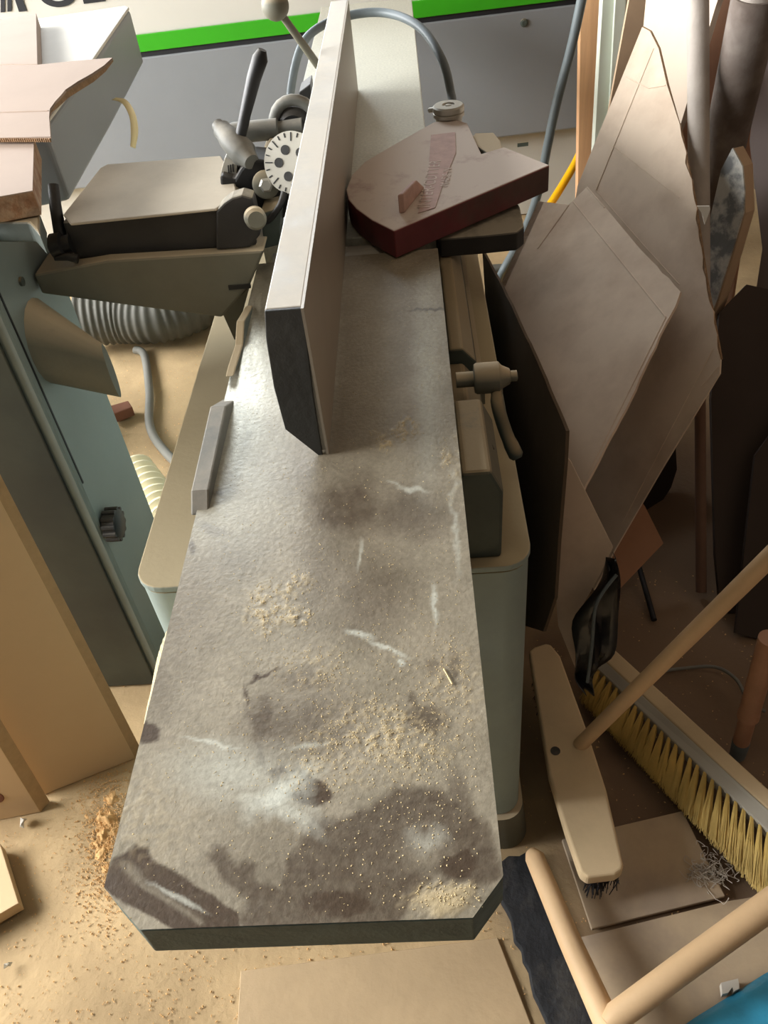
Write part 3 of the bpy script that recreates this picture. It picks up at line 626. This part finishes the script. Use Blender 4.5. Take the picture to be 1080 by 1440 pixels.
obj('knot_hole', MB().lathe(hc + hn * .0005, hn, [(0, .016), (.001, .014)]), 'redwood', Bd2)
obj('thin_board', MB().prism([P(x, y, z=.03) for x, y in [(-60, 1190), (0, 1186), (26, 1270), (0, 1285), (-60, 1320)]], (0, 0, -.026)), 'mdf', label='flat board corner lying on the sawdust at the lower left edge', cat='board', bevel=.001)
chips = [(38, 1158, 9), (14, 1357, 6), (145, 1285, 5), (77, 1393, 3), (1032, 1395, 0)]
for i, (x, y, s) in enumerate(chips[:2]):
    p = P(x, y, z=.004); m = MB(); r = .012 if i == 0 else .008; m.add([p + Vector((random.uniform(-1, 1) * r, random.uniform(-1, 1) * r, random.uniform(0, 1) * r * 1.6)) for _ in range(9)], [(a, b, c) for a in range(3) for b in range(3, 6) for c in range(6, 9)])
    obj('foam_chip', m, 'white', label=['white chip beside the foot of the notched board', 'small white chip on the floor near the lower left corner'][i], cat='chip')

# ================================================================== hoses, cables on the floor
def ribbed(pts, r, pitch, amp, seg=22):
    sp = spline(pts, 30); L = [0]
    for a, b in zip(sp, sp[1:]): L.append(L[-1] + (b - a).length)
    n = int(L[-1] / pitch * 6); out = []; rs = []; j = 0
    for i in range(n + 1):
        d = L[-1] * i / n
        while j < len(L) - 2 and L[j + 1] < d: j += 1
        t = (d - L[j]) / max(1e-9, L[j + 1] - L[j]); out.append(sp[j].lerp(sp[j + 1], t)); rs.append(r + amp * math.sin(i * 2 * math.pi / 6))
    return MB().tube(out, rs, seg)
obj('corrugated_hose', ribbed([P(286, 880, y=.64), P(266, 925, y=.63), P(254, 975, y=.62), P(243, 1030, y=.61), P(250, 1100, y=.60), P(268, 1160, y=.60)], .034, .0095, .0035), 'cream_hose', smooth=True, label='cream corrugated hose dropping beside the left edge of the table', cat='hose')
obj('corrugated_hose', ribbed([P(190, 660, z=.06), P(212, 690, z=.055), P(235, 730, z=.05), P(265, 770, z=.05)], .045, .028, .006), 'cream_hose', smooth=True, label='pale ribbed hose on the floor between grey machine and jointer cabinet', cat='hose')
obj('dust_hose', ribbed([P(110, 452, z=.115), P(165, 447, z=.105), P(225, 445, z=.10), P(280, 425, z=.10), P(330, 380, z=.10)], .085, .024, .003, 26), 'grey_hose', smooth=True, label='fat dusty grey ribbed hose lying on the floor under the fence arm', cat='hose')
obj('floor_cable', MB().tube(spline([P(190, 492, z=.018), P(203, 500, z=.016), P(210, 550, z=.016), P(211, 600, z=.016), P(232, 635, z=.016), P(270, 670, z=.016)], 8), .013), 'cable_grey', smooth=True, label='grey cable curving over the bright dusty floor at left', cat='cable')
obj('wood_scrap', MB().prism([P(x, y, z=.035) for x, y in [(152, 571), (180, 563), (186, 572), (158, 583)]], (0, 0, -.032)), 'redwood', label='small reddish wood scrap on the floor beside the grey cable', cat='wood scrap', bevel=.003)
# cable loop behind the table
obj('power_cable', MB().tube(spline([P(408, 190, y=1.95), P(410, 120, y=2.05), P(430, 55, y=2.12), P(480, 25, y=2.2), P(540, 18, y=2.2), P(590, 38, y=2.1), P(622, 85, y=2.0), P(634, 130, y=2.0), P(638, 156, y=1.97)], 8), .0095), 'cable', smooth=True, label='grey cable arching over the far end of the jointer table', cat='cable')
obj('hanging_cable', MB().tube(spline([P(826, -40, y=2.7), P(805, 60, y=2.7), P(784, 140, y=2.7), P(770, 205, y=2.7), P(757, 270, y=2.72), P(735, 330, y=2.74), P(705, 385, y=2.76), P(695, 420, z=.02)], 8), .014), 'cable', smooth=True, label='blue grey cable hanging in front of the far machine, right of the guard', cat='cable')
obj('yellow_hose', MB().tube(spline([P(840, 150, y=3.07), P(820, 205, y=3.05), P(803, 240, y=3.0), P(772, 290, y=2.9), P(745, 325, y=2.8), P(722, 395, y=2.75)], 8), .014), 'yellow', smooth=True, label='bright yellow hose behind the front cardboard sheet', cat='hose')
obj('floor_pipe', MB().tube([P(680, 378, z=.02), P(745, 374, z=.02)], .014), 'grey_hose', smooth=True, label='grey pipe lying on the bright floor behind the guard bracket', cat='pipe')

# ================================================================== right: cardboard and boards
plA = plane3(P(905, 45, y=1.95), P(1012, 520, y=1.34), P(865, 770, y=1.23))
cA = [(903, 38), (914, 44), (926, 68), (938, 120), (958, 190), (976, 280), (992, 390), (1004, 455), (1013, 505), (1012, 525), (930, 660), (865, 772), (835, 830), (770, 640), (800, 340), (812, 262), (840, 192), (870, 120)]
pts, e = sheet(cA, plA, .005, amp=.0035, which=[3, 4, 5, 6, 7, 8], seed=5)
m = MB().prism(pts, e)
for a, b in [((919, 68), (838, 268)), ((838, 268), (905, 345)), ((905, 345), (955, 400)), ((862, 205), (955, 278)), ((1002, 490), (875, 735)), ((880, 108), (912, 124)), ((912, 124), (936, 120)), ((1010, 515), (985, 545))]:
    m.tube([Q(*a, plA) - plA[1] * .0004, Q(*b, plA) - plA[1] * .0004], .0016, seg=6)
CA = thing('cardboard_sheet', 'tall pale cardboard sheet with rough right edge and pointed top, leaning at right', 'cardboard', Q(835, 830, plA))
obj('sheet', m, 'cardboard', CA)
A = [Q(x, y, plA) for x, y in cA[0:9]]
eg = MB().tube([p - plA[1] * .004 for p in A], .0028, seg=6); obj('raw_edge', eg, 'cut_edge', CA)
plB = plane3(P(756, 283, y=1.84), P(956, 412, y=1.37), P(822, 680, y=1.09))
cB = [(757, 283), (800, 288), (806, 282), (826, 262), (850, 290), (900, 350), (957, 410), (950, 430), (936, 455), (905, 520), (880, 575), (850, 630), (823, 682), (800, 740), (760, 660), (735, 560), (703, 402)]
pts, e = sheet(cB, plB, .006, amp=.0015, which=[5, 6, 7, 8, 9, 10, 11], seed=9)
m = MB().prism(pts, e)
for a, b in [((806, 284), (936, 446)), ((826, 264), (850, 292)), ((936, 446), (826, 668)), ((800, 288), (756, 350))]:
    m.tube([Q(*a, plB) - plB[1] * .0006, Q(*b, plB) - plB[1] * .0006], .002, seg=6)
CB = thing('cardboard_sheet', 'broad smudged cardboard sheet with long crease leaning in front of the tall one', 'cardboard', Q(800, 740, plB))
obj('sheet', m, 'cardboard', CB)
obj('raw_edge', MB().prism([Q(757, 283, plB), Q(765, 284, plB), Q(710, 404, plB), Q(703, 402, plB)], -plB[1] * .012), 'cut_edge', CB)
# dark sheet, nearly edge on, between cabinet and cardboard
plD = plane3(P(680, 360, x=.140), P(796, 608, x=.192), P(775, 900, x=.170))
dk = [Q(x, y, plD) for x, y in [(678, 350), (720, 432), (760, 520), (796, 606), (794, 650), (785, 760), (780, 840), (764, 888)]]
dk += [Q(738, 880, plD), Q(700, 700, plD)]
obj('dark_sheet', MB().prism(ragged(dk, .0015, .03, [0, 1, 2], 4), -plD[1] * .005), 'cardboard_shaded', label='dark shaded cardboard sheet standing close along the jointer cabinet', cat='cardboard')
# small front cardboard
plC = plane3(P(796, 640, y=1.04), P(862, 772, y=.98), P(810, 905, y=.93))
cC = [(795, 640), (803, 650), (862, 770), (840, 815), (810, 868), (809, 940), (785, 880), (779, 800)]
obj('cardboard_piece', MB().prism([Q(x, y, plC) for x, y in cC], -plC[1] * .005), 'cardboard', label='small pointed cardboard piece in front of the big sheets, above the black film', cat='cardboard')
# black film
plF = plane3(P(862, 776, y=.95), P(812, 872, y=.90), P(832, 985, y=.86))
grid = []
U = [(862, 776), (868, 832), (862, 905), (846, 945), (834, 972)]; V = [(852, 800), (814, 868), (812, 920), (810, 955), (818, 970)]
A = spline([Q(x, y, plF) for x, y in U], 5); B = spline([Q(x, y, plF) for x, y in V], 5); n = len(A); vs = []
for i in range(n):
    for k in range(9):
        t = k / 8; vs.append(A[i].lerp(B[i], t) + plF[1] * (.012 * math.sin(t * 9 + i * .25) + .006 * math.sin(i * .7)))
fm = MB().add(vs, [(i * 9 + k, i * 9 + k + 1, (i + 1) * 9 + k + 1, (i + 1) * 9 + k) for i in range(n - 1) for k in range(8)])
fo = obj('plastic_film', fm, 'black_film', smooth=True, label='crumpled black plastic film hanging under the small cardboard piece', cat='plastic'); fo.modifiers.new('th', 'SOLIDIFY').thickness = .001
fd = MB().tube([a_ + plF[1] * .02 for a_ in spline([Q(858, 800, plF), Q(838, 826, plF), Q(828, 850, plF), Q(824, 900, plF), Q(818, 950, plF)], 6)], .003, 8); obj('fold', fd, 'cable', fo, smooth=True, label='grey folded edge of the film')
# plywood scraps lower
plE = plane3(P(905, 712, y=1.36), P(932, 766, y=1.30), P(868, 832, y=1.22))
obj('plywood_offcut', MB().prism([Q(x, y, plE) for x, y in [(900, 702), (907, 712), (933, 764), (868, 832), (850, 790), (870, 740)]], -plE[1] * .012), 'plywood', label='small brown panel corner poking out below the tall cardboard sheet', cat='board')
plG = plane3(P(952, 650, y=1.62), P(905, 730, y=1.5), P(930, 600, y=1.65))
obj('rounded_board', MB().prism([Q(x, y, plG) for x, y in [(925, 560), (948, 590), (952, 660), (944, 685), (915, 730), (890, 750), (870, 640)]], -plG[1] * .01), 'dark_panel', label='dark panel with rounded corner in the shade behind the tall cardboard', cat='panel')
# back right uprights
yb = 2.75
obj('door_1', MB().prism([P(x, y, y=yb + .1) for x, y in [(818, -40), (850, -40), (838, 300), (812, 300)]], (0, .05, 0)), 'frame_wood', kind='structure')
fr = MB()
for x0, x1, d in [(848, 866, .0), (866, 880, .02), (880, 896, .0)]:
    a = P(x0 + 2, -40, y=yb + .0 - d); b = P(x1 + 2, -40, y=yb + .0 - d); c = P(x1 - 24, 420, y=yb + .0 - d); dd = P(x0 - 24, 420, y=yb + .0 - d)
    fr.prism([a, b, c, dd], (0, .05, 0))
obj('trim_1', fr, 'frame_white', kind='structure')
y3 = 2.45
obj('tan_panel', MB().prism([P(x, y, y=y3) for x, y in [(892, -40), (918, -40), (912, 60), (870, 180), (850, 330), (850, 560), (800, 560), (815, 420), (830, 300)]], (0, .015, 0)), 'tan_board', label='narrow tan board standing between white frame and tall cardboard', cat='board')
plH = plane3(P(920, 0, y=2.25), P(1020, -20, y=1.9), P(958, 172, y=2.0))
obj('beige_board', MB().prism([Q(x, y, plH) for x, y in [(912, -40), (1030, -60), (1006, 10), (958, 172), (930, 240), (900, 330), (880, 300)]], -plH[1] * .012), 'cardboard_light', label='plain beige board behind the tall cardboard, left of the dusty pole', cat='board')
# pipe and tube
pf = P(986, 832, z=.02); pt = P(981, -60, y=1.92); pmid = pf.lerp(pt, .45)
DP = thing('dusty_pole', 'pale dust crusted pole, thinner and brown below, rising behind the tall cardboard', 'pole', pf)
obj('upper_section', MB().tube([pmid, pt], .021, 20), 'pipe_dusty', DP, smooth=True)
obj('lower_section', MB().tube([pf, pmid + (pt - pf) * .02], .0115, 14), 'brown_stick', DP, smooth=True)
tpA = P(1066, -10, y=1.78); tpB = P(1009, 250, y=1.86); tp2 = P(986, 350, y=1.89); tt = thing('grey_tube', 'thick grey brown plastic tube slanting at right with pale collar on top', 'tube', P(965, 440, y=1.9))
obj('tube', MB().tube([tpA, tpB, tp2, tp2 + (tp2 - tpB) * 1.2], [.046, .043, .041, .039], 24), 'grey_tube', tt, smooth=True)
obj('collar', MB().tube([tpA + (tpA - tpB) * .25, tpA + (tpB - tpA) * .03], .041, 24), 'pipe_dusty', tt, smooth=True)
obj('paper_scrap', MB().prism([P(x, y, y=1.36) for x, y in [(980, 290), (998, 290), (999, 294), (991, 316), (987, 300)]], (0, .002, 0)), 'white', label='tiny torn white paper scrap at the edge beside the dusty pole', cat='paper')
# slab with rounded end
plK = plane3(P(1030, 210, y=1.70), P(1046, 300, y=1.64), P(1010, 400, y=1.64))
sK = [(1014, 238), (1030, 208), (1044, 234), (1047, 270), (1045, 300), (1030, 350), (1008, 420), (985, 480), (975, 420), (1000, 300)]
kr = thing('stone_slab', 'mottled white and tan slab with rounded end leaning at the right', 'slab', Q(985, 480, plK))
obj('slab_face', MB().prism([Q(x, y, plK) for x, y in sK], -plK[1] * .004), 'mottled', kr)
off = P(1061, 234, y=1.55) - P(1044, 234, y=1.50)
kk_ = [Q(x, y, plK) for x, y in [(1030, 208), (1044, 234), (1047, 300), (1030, 360), (1008, 430), (985, 490)]]
obj('slab_body', MB().loft([p + plK[1] * -.004 for p in kk_], [p + Vector((.034, .035, -.01)) for p in kk_]), 'tan_board', kr, bevel=.002)
# dark panels far right
NB = Vector((-.72, -.62, .30)).normalized(); PB = P(1060, 500, y=1.72)
def bigpanel(name, pxs, off, th, m, label):
    pl = (PB + NB * off, NB); return obj(name, MB().prism([Q(x, y, pl) for x, y in pxs], -pl[1] * th), m, label=label, cat='board')
bigpanel('mauve_board', [(1072, 40), (1140, -40), (1200, 300), (1100, 640), (1040, 620), (1054, 470), (1072, 350), (1054, 200)], 0, .012, 'mauve_panel', 'smooth mauve grey board at the right edge beside the rounded slab')
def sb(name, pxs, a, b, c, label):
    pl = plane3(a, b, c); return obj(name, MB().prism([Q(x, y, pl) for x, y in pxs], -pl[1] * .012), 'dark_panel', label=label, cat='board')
sb('shaded_board', [(1014, 862), (1006, 780), (1000, 560), (1012, 440), (1050, 400), (1140, 420), (1220, 800), (1200, 830), (1090, 862)], P(1014, 868, z=0), P(1160, 850, z=0), P(1050, 440, y=1.62), 'very dark wide board in deep shade at the right edge')  # board stretched to fill the deep shade, darkness put into its colour
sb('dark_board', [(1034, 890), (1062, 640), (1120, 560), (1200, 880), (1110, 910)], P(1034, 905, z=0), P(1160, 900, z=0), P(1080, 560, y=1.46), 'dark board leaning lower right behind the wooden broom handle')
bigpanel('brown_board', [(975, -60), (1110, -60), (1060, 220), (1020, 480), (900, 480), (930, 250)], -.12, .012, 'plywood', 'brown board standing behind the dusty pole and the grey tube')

# ================================================================== brooms
bz = .105
hpxs = [(744, 915), (752, 909), (768, 904), (775, 906), (788, 922), (828, 1033), (853, 1110), (877, 1215), (875, 1223), (865, 1229), (826, 1234), (816, 1226), (795, 1165), (772, 1088)]
hp = [P(x, y, z=bz) for x, y in hpxs]
BR = thing('broom', 'plain wooden broom with pale handle slanting up to the right, head beside the cabinet', 'broom', P(820, 1060, z=0))
obj('broom_head', MB().prism(hp, (0, 0, -.028)), 'dusty_wood', BR, bevel=.006, seg=3)
br = MB(); cen = sum(hp, Vector()) / len(hp); ax = (P(760, 912, z=bz) - P(850, 1225, z=bz)).normalized(); sd = Vector((-ax.y, ax.x, 0))
for _ in range(1500):
    u = random.uniform(-.21, .21); v = random.uniform(-.024, .024); p = cen + ax * u + sd * v; p.z = bz - .026
    q = p + Vector((random.uniform(-.012, .012), random.uniform(-.012, .012), 0)); q.z = .03 + random.uniform(0, .012); br.tube([p, q], [.0012, .0008], 3, False)
obj('bristles', br, 'ink', BR, kind='stuff')
hs = P(815, 1048, z=bz - .004); u_ = ray(1080, 786).normalized(); he = CAM + u_ * 1.30; hdv = (he - hs)
obj('broom_handle', MB().tube([hs, hs + hdv * .5, hs + hdv, hs + hdv * 1.9], [.0125, .0133, .0137, .014], 22), 'handle_wood', BR, smooth=True)
hc = P(781, 1056, z=bz + .0006); obj('screw_hole', MB().lathe(hc, (0, 0, 1), [(0, .0085), (.0006, .0085)]), 'black', BR)
# yellow broom
YB = thing('push_broom', 'wide broom head with yellow bristles and two toned pale block, lying at right', 'broom', P(960, 1060, z=0))
zi, zm, zo = .055, .068, .074
I0, I1 = P(838, 938, z=zi), P(1150, 1236, z=zi); M0, M1 = P(845, 924, z=zm), P(1150, 1201, z=zm); O0, O1 = P(856, 905, z=zo), P(1150, 1172, z=zo)
dz = Vector((0, 0, -.022)); obj('broom_block', MB().loft([M0, O0, O0 + Vector((0, 0, -.035)), M0 + dz], [M1, O1, O1 + Vector((0, 0, -.035)), M1 + dz]), 'dusty_wood', YB, bevel=.004, seg=3)
obj('bristle_plate', MB().loft([I0, M0 - Vector((0, 0, .001)), M0 + dz, I0 + dz], [I1, M1 - Vector((0, 0, .001)), M1 + dz, I1 + dz]), 'tray_grey', YB, bevel=.002)
T0, T1 = P(815, 985, z=.02), P(1150, 1345, z=.02); nT = 30
tuft_m = MB()
for k in range(nT):
    t = (k + .5) / nT
    for row, (dzr, spread) in enumerate(((-.004, 0), (-.014, .5))):
        base = I0.lerp(I1, t + row * .006) + Vector((0, 0, dzr)); tip = T0.lerp(T1, t + random.uniform(-.006, .006)); tip.z = .024 + row * -.007
        for j in range(64):
            r = random.random() ** .5 * .0055; a = random.uniform(0, 6.283); ax_ = (I1 - I0).normalized()
            o1 = ax_ * r * math.cos(a) + Vector((0, 0, r * math.sin(a) * .7)); fr_ = 2.0
            p0 = base + o1 * .55; ln = random.uniform(.86, 1.04)
            p2 = base.lerp(tip, ln) + ax_ * r * math.cos(a) * fr_ + Vector((0, 0, abs(r * math.sin(a)) * 1.5)) + ax_ * random.uniform(-.003, .003)
            pm = p0.lerp(p2, .5) + Vector((0, 0, .004))
            tuft_m.tube([p0, pm, p2], [.00075, .0008, .0005], 3, False)
obj('bristles', tuft_m, 'bristle', YB, kind='stuff')
# lint
ln = MB()
for _ in range(60):
    c = P(random.gauss(1000, 14), random.gauss(1228, 12), z=.012); pts = [c]
    for k in range(6): pts.append(pts[-1] + Vector((random.uniform(-.012, .012), random.uniform(-.012, .012), random.uniform(-.004, .005))))
    for p in pts: p.z = max(p.z, .006)
    ln.tube(spline(pts, 3), .0006, 3, False)
obj('lint', ln, 'lint', kind='stuff', label='tangle of pale lint and fibres at the tips of the yellow bristles', cat='lint')

# ================================================================== lower right floor things
obj('rubber_mat', MB().prism(ragged([P(x, y, z=.016) for x, y in [(690, 1215), (742, 1196), (880, 1500), (795, 1500), (765, 1430), (735, 1350), (712, 1280)]], .004, .015, None, 8), (0, 0, -.015)), 'rubber_mat', label='black lumpy rubber mat strip on the floor right of the table end', cat='mat', bevel=.003)
def flat(name, pxs, z, th, m, label, cat): return obj(name, MB().prism([P(x, y, z=z) for x, y in pxs], (0, 0, -th)), m, label=label, cat=cat, bevel=.0015)
flat('hardboard_sheet', [(790, 1180), (960, 1140), (1020, 1260), (832, 1306)], .010, .009, 'hardboard', 'dusty hardboard sheet on the floor under the yellow bristles', 'board')
flat('hardboard_sheet', [(812, 1318), (832, 1314), (1022, 1267), (1190, 1240), (1190, 1480), (905, 1520)], .008, .007, 'hardboard', 'dusty hardboard sheet on the floor between the two wooden rails', 'board')
flat('floor_patch_board', [(338, 1365), (700, 1318), (770, 1500), (330, 1500)], .004, .003, 'floor_sheet', 'worn flat sheet on the floor below the front end of the table', 'board')
WF = thing('wooden_frame', 'two round wooden rails joined at a corner, lying at the bottom right', 'wooden frame', P(855, 1440, z=0))
ra = MB().tube([P(746, 1198, z=.05), P(752, 1206, z=.052), P(800, 1320, z=.06), P(870, 1475, z=.07)], [.010, .0165, .018, .020], 20); obj('rail', ra, 'handle_wood', WF, smooth=True)
ra = MB().tube([P(852, 1440, z=.085), P(866, 1430, z=.086), P(975, 1350, z=.11), P(1120, 1245, z=.14)], [.010, .019, .020, .021], 20); obj('rail', ra, 'handle_wood', WF, smooth=True)
obj('corner_post', MB().tube([P(900, 1490, z=.09), Vector((P(900, 1490, z=.09).x, P(900, 1490, z=.09).y, .010))], .012), 'handle_wood', WF, smooth=True)
bl = P(1150, 1480, z=.0); bg = MB(); vs = []; nb_ = 16
for i in range(nb_):
    for k in range(nb_):
        u = i / (nb_ - 1); v = k / (nb_ - 1); a = P(955, 1450, z=0).lerp(P(1085, 1368, z=0), u); b = P(985, 1640, z=0).lerp(P(1250, 1560, z=0), u); p = a.lerp(b, v)
        p.z = .03 * (1 - (2 * u - 1) ** 4) * (1 - (2 * v - 1) ** 4) + .018 + .008 * noise.noise(Vector((u * 5, v * 5, 1))); vs.append(p)
bg.add(vs, [(i * nb_ + k, i * nb_ + k + 1, (i + 1) * nb_ + k + 1, (i + 1) * nb_ + k) for i in range(nb_ - 1) for k in range(nb_ - 1)])
obj('plastic_bag', bg, 'blue', smooth=True, label='bright blue plastic bag corner at the bottom right edge', cat='bag').modifiers.new('th', 'SOLIDIFY').thickness = .001
obj('wall_plug', MB().prism([P(x - 10, y - 8, z=.026) for x, y in [(1024, 1390), (1048, 1384), (1050, 1398), (1042, 1402), (1040, 1396), (1034, 1404), (1026, 1406)]], (0, 0, -.014)), 'white', label='small white ridged plastic bit beside the blue bag', cat='plastic bit')
PT = thing('copper_pole', 'reddish brown pole with rubber foot standing at the lower right edge', 'pole', P(1036, 1064, z=0))
pa = P(1037, 1062, z=.006); pu = (CAM + ray(1085, 890).normalized() * 1.45 - pa).normalized()
obj('foot', MB().tube([pa, pa + pu * .045, pa + pu * .05], [.014, .0155, .012], 18), 'cable', PT, smooth=True)
obj('lower_tube', MB().tube([pa + pu * .045, pa + pu * .13], .0145, 18), 'copper', PT, smooth=True)
obj('coupling', MB().lathe(pa + pu * .12, pu, [(0, .0145), (.004, .0185), (.014, .0185), (.02, .017)]), 'copper', PT, smooth=True)
obj('upper_tube', MB().tube([pa + pu * .135, pa + pu * .34], .0175, 18), 'copper', PT, smooth=True)
obj('thin_wire', MB().tube(spline([P(925, 945, z=.01), P(960, 940, z=.012), P(1005, 938, z=.03), P(1035, 955, z=.05), P(1052, 985, z=.05), P(1075, 1000, z=.02)], 8), .0035), 'cable_grey', smooth=True, label='thin grey wire on the floor behind the yellow broom', cat='wire')
obj('dark_rod', MB().tube([P(898, 795, z=.03), P(920, 872, z=.008)], .006), 'ink', smooth=True, label='short dark rod in the shade behind the brooms', cat='rod')

# ================================================================== sawdust
def flecks(name, pts, m, label, sz):
    b = MB()
    for p in pts:
        a = random.uniform(0, 6.28); s = sz * random.uniform(.4, 1.3); w = s * random.uniform(.3, .8)
        e = Vector((math.cos(a), math.sin(a), random.uniform(-.2, .3))) * s; q = Vector((-math.sin(a), math.cos(a), 0)) * w; h = Vector((0, 0, w * .9))
        b.add([p - e, p + q, p + e, p - q, p + h], [(0, 1, 4), (1, 2, 4), (2, 3, 4), (3, 0, 4), (3, 2, 1, 0)])
    return obj(name, b, m, kind='stuff', label=label, cat='sawdust')
wgt = np.clip(sawd, 0, 1) * np.clip((n1 - .38) * 5, 0, 1) + .015 + .09 * blob(560, 1060, 160, 200, 0, 1, .8)
wgt = wgt * (GX > TX0 + .01) * (GX < TX1 - .01) * (GY > .234) * np.gradient(gy)[:, None]
flat_w = (wgt / wgt.sum()).ravel(); idx = rng.choice(flat_w.size, 5200, p=flat_w)
tp_ = [Vector((GX.ravel()[i] + random.uniform(-1, 1) * .001, GY.ravel()[i] + random.uniform(-1, 1) * .001, HZ.ravel()[i])) for i in idx]
tp_ = [p for p in tp_ if not (FXL - .006 < p.x < FXR + .004 and p.y > .73)]
flecks('table_sawdust', tp_, 'saw_fleck', 'yellowish wood shavings scattered over the steel table', .0008)
sp_ = P(632, 950, z=TZ); obj('wood_splinter', MB().tube([P(624, 940, z=TZ + .0012), P(636, 962, z=TZ + .0012)], .0007, 5), 'saw_fleck', label='single thin wood splinter on the table near its right edge', cat='splinter')
fp_ = []
for _ in range(5000):
    k = random.random()
    if k < .45: x, y = random.gauss(150, 22), random.gauss(1180, 55)
    elif k < .8: x, y = random.uniform(0, 720), random.uniform(1120, 1440)
    elif k < .9: x, y = random.uniform(720, 1080), random.uniform(800, 1440)
    else: x, y = random.uniform(150, 300), random.uniform(450, 720)
    p = P(x, y, z=.004); p.z = fz(p.x, p.y) + .002
    if p.y > 3.5: continue
    fp_.append(p)
flecks('floor_sawdust', fp_, 'saw_floor', 'loose orange tinted sawdust and crumbs scattered over the floor', .0022)
# heaped ridges of sawdust at the left foot of the table
hp_ = MB(); n = 90; vs = []
for j in range(n):
    for i in range(n):
        x = 100 + 110 * i / (n - 1); y = 1085 + 170 * j / (n - 1); p = P(x, y, z=0)
        g_ = math.exp(-((x - 150) / 24) ** 2 - ((y - 1165) / 55) ** 2)
        p.z = fz(p.x, p.y) - .003 + g_ * (.004 + .016 * max(0, noise.fractal(p * 45, 1, 2, 5))); vs.append(p)
hp_.add(vs, [(j * n + i, j * n + i + 1, (j + 1) * n + i + 1, (j + 1) * n + i) for j in range(n - 1) for i in range(n - 1)])
obj('sawdust_heap', hp_, 'saw_floor', smooth=True, kind='stuff', label='low ridge of orange sawdust between tan board and table end', cat='sawdust')

# ================================================================== light
def area(name, loc, target, sx, sy, power, col):
    l = bpy.data.lights.new(name, 'AREA'); l.shape = 'RECTANGLE'; l.size = sx; l.size_y = sy; l.energy = power; l.color = col
    o = bpy.data.objects.new(name, l); COL.objects.link(o); o.location = loc
    o.rotation_euler = (Vector(target) - Vector(loc)).to_track_quat('-Z', 'Y').to_euler(); return o
area('daylight_left', (-3.45, 2.4, 1.85), (0, 2.3, 1.0), 5.0, 1.7, 510, (.96, .98, 1))
area('daylight_back', (-1.8, 5.35, 2.85), (-.4, 1.5, .9), 2.2, 1.7, 170, (.84, .92, 1))
area('daylight_left_far', (-3.42, 3.7, 1.85), (0, 3.2, .9), 2.2, 1.6, 90, (1, .99, .96))
area('fill_left_near', (-3.42, .9, 1.85), (.4, 1.3, .8), 2.4, 1.6, 130, (1, .98, .94))  # added fill at the left window to brighten the leaning cardboard
area('overhead_fill', (-.5, .3, 3.0), (-.2, .8, 0), 1.2, .3, 4, (1, .86, .66))  # added weak warm fill from above, no real lamp hangs there
w = bpy.data.worlds.new('world'); SC.world = w; w.use_nodes = True
bg = w.node_tree.nodes['Background']; bg.inputs[0].default_value = (1, .95, .87, 1); bg.inputs[1].default_value = .06
SC.view_settings.view_transform = 'Standard'; SC.view_settings.look = 'None'; SC.view_settings.gamma = 1; SC.view_settings.exposure = .25
SC.view_settings.use_curve_mapping = False
